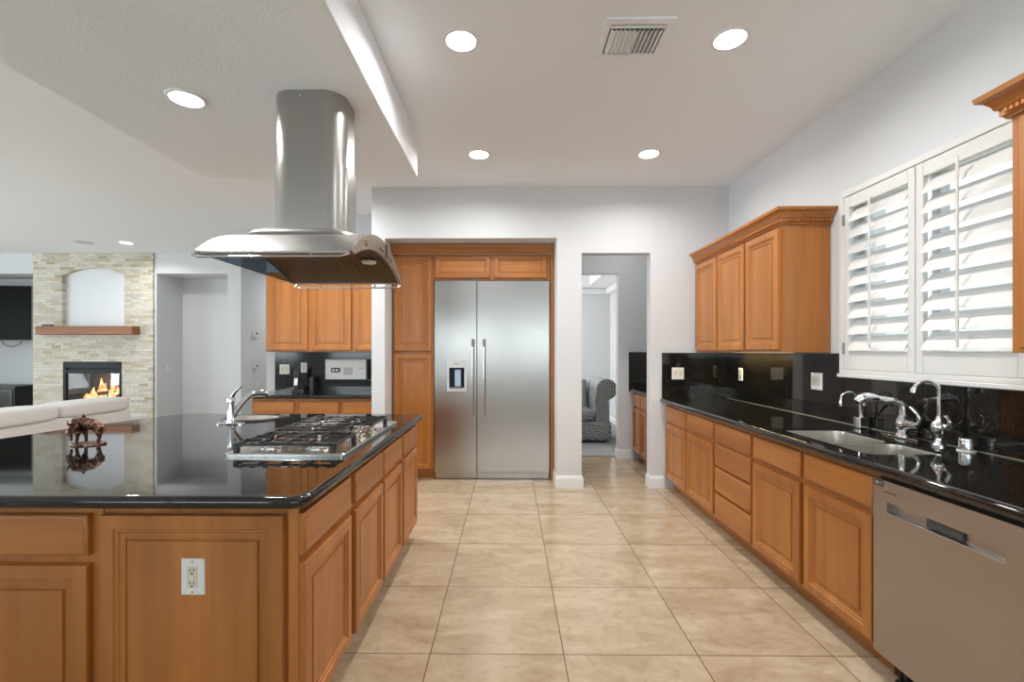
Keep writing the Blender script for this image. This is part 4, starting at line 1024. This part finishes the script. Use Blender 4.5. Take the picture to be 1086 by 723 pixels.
obj('seat_cushion', MB().box(.09, lx1 - .33, 6.90, 7.6, .352, .50, .05), M_CHECK, lv, True)
obj('back', MB().loft([[(x, y + k * .14, .40 + k * .52) for x, y in rrect(.09, lx1 - .33, 7.5, 7.78, .08)] for k in (0, .4, .8, 1.0)]), M_LEATHER, lv, True, label='plain silver grey back cushion')
for x in (0.0, lx1 - .2):
    for y in (7.0, 7.7): obj('foot', MB().lathe((x, y, .016), [(.03, 0), (.035, .05)], 12), M_DARKWOOD, lv, True)

# ------------------------------------------------------------------ living room
fp = thing('fireplace', 'pale stacked-stone fireplace column with arched white niche and burning gas fire', 'fireplace', (-7.07, FW, 0))
sx0, sx1 = -8.095, -6.045
ax0, ax1, az0, azs, azt = -7.60, -6.53, 1.80, 2.68, 2.80
gx0, gx1, gz0, gz1 = -7.57, -6.58, .44, 1.21
m = MB()
y0, y1 = FW - .03, FW + .30
m.box(sx0, ax0, y0, y1, 0, CEIL_Z).box(ax1, sx1, y0, y1, 0, CEIL_Z)
m.box(ax0, ax1, y0, y1, gz1, az0)
m.box(ax0, gx0, y0, y1, 0, gz1).box(gx1, ax1, y0, y1, 0, gz1).box(gx0, gx1, y0, y1, 0, gz0)
arch = []; xc = (ax0 + ax1) / 2
for i in range(13):
    t = -1 + 2 * i / 12; arch.append((xc + t * (ax1 - ax0) / 2, azs + (azt - azs) * (1 - t * t)))
m.prism(arch + [(ax1, CEIL_Z), (ax0, CEIL_Z)], 'y', y0, y1)
obj('stone_surround', m, M_STONE, fp, True)
obj('niche', MB().box(ax0, ax1, FW + .045, FW + .06, az0, 2.82), M_NICHE, fp, True)
obj('mantel_shelf', MB().box(-7.885, -6.262, FW - .20, FW + .02, 1.665, 1.805, .008), M_MANTEL, fp, True)
fbx = MB()
fbx.box(gx0, gx1, FW + .29, FW + .30, gz0, gz1).box(gx0, gx0 + .01, FW, FW + .3, gz0, gz1).box(gx1 - .01, gx1, FW, FW + .3, gz0, gz1).box(gx0, gx1, FW, FW + .3, gz0, gz0 + .01)
obj('firebox', fbx, M_FIREBRICK, fp, True)
fr = MB()
for a, b, c, e in ((gx0, gx0 + .055, gz0, gz1), (gx1 - .03, gx1, gz0, gz1), (gx0 + .055, gx1 - .03, 1.10, gz1), (gx0 + .055, gx1 - .03, 1.01, 1.075), (gx0 + .055, gx1 - .03, gz0, gz0 + .05)): fr.box(a, b, FW - .045, FW - .012, c, e, .003)
fr.box(gx0 + .05, gx1 - .03, FW - .015, FW - .005, 1.07, 1.11)
obj('fire_frame', fr, M_DARKMETAL, fp, True)
obj('fire_glass', MB().box(gx0 + .05, gx1 - .028, FW - .022, FW - .018, gz0 + .04, 1.02), M_FIREGLASS, fp, True)
for (xa, xb, ya, yb, z_, r) in ((-7.32, -6.72, .10, .12, .52, .045), (-7.20, -6.68, .16, .10, .60, .040), (-7.26, -6.80, .20, .22, .53, .05), (-7.05, -6.70, .05, .16, .66, .032)):
    obj('log', MB().tube([(xa, FW + ya, z_), ((xa + xb) / 2, FW + (ya + yb) / 2, z_ + .02), (xb, FW + yb, z_ + .01)], [r, r * 1.1, r * .9], 10, 3), M_LOG, fp, True)
em = MB()
for i in range(30): 
    x = random.uniform(-7.25, -6.72); em.box(x, x + .04, FW + .03 + random.random() * .12, FW + .17, gz0 + .012, gz0 + .03 + random.random() * .05, .008)
obj('embers', em, M_EMBER, fp, True)
for (x, h, r, lean) in ((-7.06, .36, .055, .02), (-6.96, .27, .05, -.03), (-6.88, .34, .05, .04), (-6.79, .22, .045, .03), (-7.15, .20, .045, -.04), (-6.71, .15, .04, .02), (-7.24, .14, .05, .03), (-7.02, .16, .07, -.02), (-7.30, .09, .05, .0), (-6.83, .14, .07, .0)):
    zb = .57
    obj('flame', MB().tube([(x, FW + .11, zb), (x + lean * .4, FW + .11, zb + h * .3), (x + lean, FW + .11, zb + h * .65), (x + lean * .5, FW + .11, zb + h)], [r * .6, r, r * .55, .003], 10, 4), M_FLAME, fp, True)
fl = bpy.data.lights.new('fire_glow', 'POINT'); fl.energy = 4; fl.color = (1, .55, .25); fl.shadow_soft_size = .1
fo_ = bpy.data.objects.new('fire_glow', fl); COL.objects.link(fo_); fo_.location = (-6.95, FW + .06, .85)
single('remote_control', MB().box(-7.84, -7.68, FW - .14, FW - .09, 1.8065, 1.834, .006), M_BLACK, 'small black remote lying on the left end of the mantel', 'remote', (-7.76, FW - .11, 1.805))

tv = thing('television', 'large flat black television on a wall arm left of the fireplace', 'television', (-9.14, FW + .14, 1.57), 0.10)
obj('housing', MB().box(-.80, .80, -.02, .035, 0, .965, .006), M_GREY, tv)
obj('screen', MB().box(-.79, .785, -.024, -.019, .012, .955), M_SCREEN, tv)
obj('wall_arm', MB().box(-.12, .12, .036, .065, .3, .7).box(-.03, .03, .065, .40, .46, .54), M_BLACK, tv)
obj('cable', MB().tube([(.25, .03, .02), (.33, .03, -.08), (.45, .03, -.10), (.56, .03, -.05), (.60, .03, .02)], .007, 8, 6), M_BLACK, tv)
single('bracket', MB().box(-8.26, -8.15, FW + .10, FW + .13, 1.66, 1.70, .004).box(-8.2, -8.17, FW + .05, FW + .16, 1.60, 1.82, .004), M_GREY, 'small grey wall bracket between the television and the mantel', 'bracket', (-8.2, FW + .1, 1.6)) if False else None
mc = thing('media_cabinet', 'low black media cabinet below the television', 'cabinet', (-9.2, FW + .33, 0))
obj('body', MB().box(-10.0, -8.55, FW + .10, FW + .56, .02, .74, .004), M_DARKWOOD, mc, True)
obj('top', MB().box(-10.05, -8.50, FW + .06, FW + .58, .74, .785, .008), M_DARKWOOD, mc, True)
for i in range(3): obj('door', MB().panel(-9.98 + i * .475, -9.53 + i * .475, .06, .72, [(0, 0), (0, .012), (.05, .016), (.06, .008), (.09, .008)], FW + .10), M_DARKWOOD, mc, True)

so = thing('sofa', 'light grey fabric sofa with its back to the kitchen, in front of the fireplace', 'sofa', (-5.0, 4.5, 0))
sxb = -4.56
obj('back_frame', MB().box(sxb - .22, sxb, 2.6, 5.58, .10, .70, .03), M_SOFA, so, True)
obj('seat_base', MB().box(sxb - 1.0, sxb - .22, 2.6, 5.58, .10, .32, .02), M_SOFA, so, True)
obj('armrest', MB().box(sxb - 1.02, sxb + .0, 5.582, 5.86, .06, .60, .05), M_SOFA, so, True)
obj('armrest', MB().box(sxb - 1.02, sxb + .0, 2.30, 2.598, .06, .60, .05), M_SOFA, so, True)
def pillow(x0, x1, y0, y1, z0, z1, puff):
    """ a cushion: puffed in the middle of every face """
    m = MB(); n = 14; bm = bmesh.new(); bmesh.ops.create_cube(bm, size=2); bmesh.ops.subdivide_edges(bm, edges=bm.edges[:], cuts=n, use_grid_fill=True)
    for q in bm.verts:
        c = q.co.copy(); L = 6.0
        k = (abs(c.x) ** L + abs(c.y) ** L + abs(c.z) ** L) ** (1 / L); c = c / k
        f = 1 + puff * (math.cos(c.x * PI / 2) + math.cos(c.y * PI / 2) + math.cos(c.z * PI / 2) - 1) * .5
        q.co = Vector(((x0 + x1) / 2 + c.x * f * (x1 - x0) / 2, (y0 + y1) / 2 + c.y * (1 + .3 * (f - 1)) * (y1 - y0) / 2, (z0 + z1) / 2 + c.z * f * (z1 - z0) / 2))
    return m.bm(bm)
ys = [2.62, 3.68, 4.70, 5.57]
for a, b in zip(ys, ys[1:]):
    obj('back_cushion', pillow(sxb - .34, sxb + .03, a + .01, b - .01, .685, .845, .07), M_SOFA, so, True, ang=60)
    obj('seat_cushion', pillow(sxb - 1.0, sxb - .30, a + .005, b - .005, .32, .50, .05), M_SOFA, so, True, ang=60)
for x in (sxb - .95, sxb - .06):
    for y in (2.4, 5.76): obj('foot', MB().lathe((x, y, 0), [(.02, 0), (.03, .065)], 10), M_DARKWOOD, so, True)
single('sofa_pillow', pillow(sxb - .42, sxb - .24, 4.95, 5.25, .56, .885, .1), M_SOFA, 'grey throw pillow poking up behind the sofa back', 'pillow', (sxb - .33, 5.1, .5), ang=60) if False else None

# controls on the hall wall
th = thing('thermostat', 'white square thermostat on the hall wall, highest of the wall controls', 'thermostat', (-4.56, 8.28, 1.69), PI / 2)
obj('body', MB().box(-.075, .075, -.045, 0, -.055, .055, .008), M_PLATE, th)
obj('screen', MB().box(-.04, .04, -.047, -.0445, -.01, .04), M_GREY, th)
al = thing('alarm_keypad', 'small white keypad with dark window on the hall wall below the thermostat', 'keypad', (-4.56, 8.28, 1.13), PI / 2)
obj('body', MB().box(-.06, .06, -.035, 0, -.045, .045, .008), M_PLATE, al)
obj('display', MB().box(.0, .035, -.038, -.0345, -.02, .02), M_BLACK, al)
plate('white double switch plate on the hall wall behind the island faucet', (-4.56, 8.13, .80), '+x', 2)
plate('white single switch plate on the hall wall right of the double plate', (-4.56, 8.40, .80), '+x', 1)
plate('white switch plate on the left side of the recess beside the fireplace', (-6.0, FW + .27, 1.10), '+x', 1)
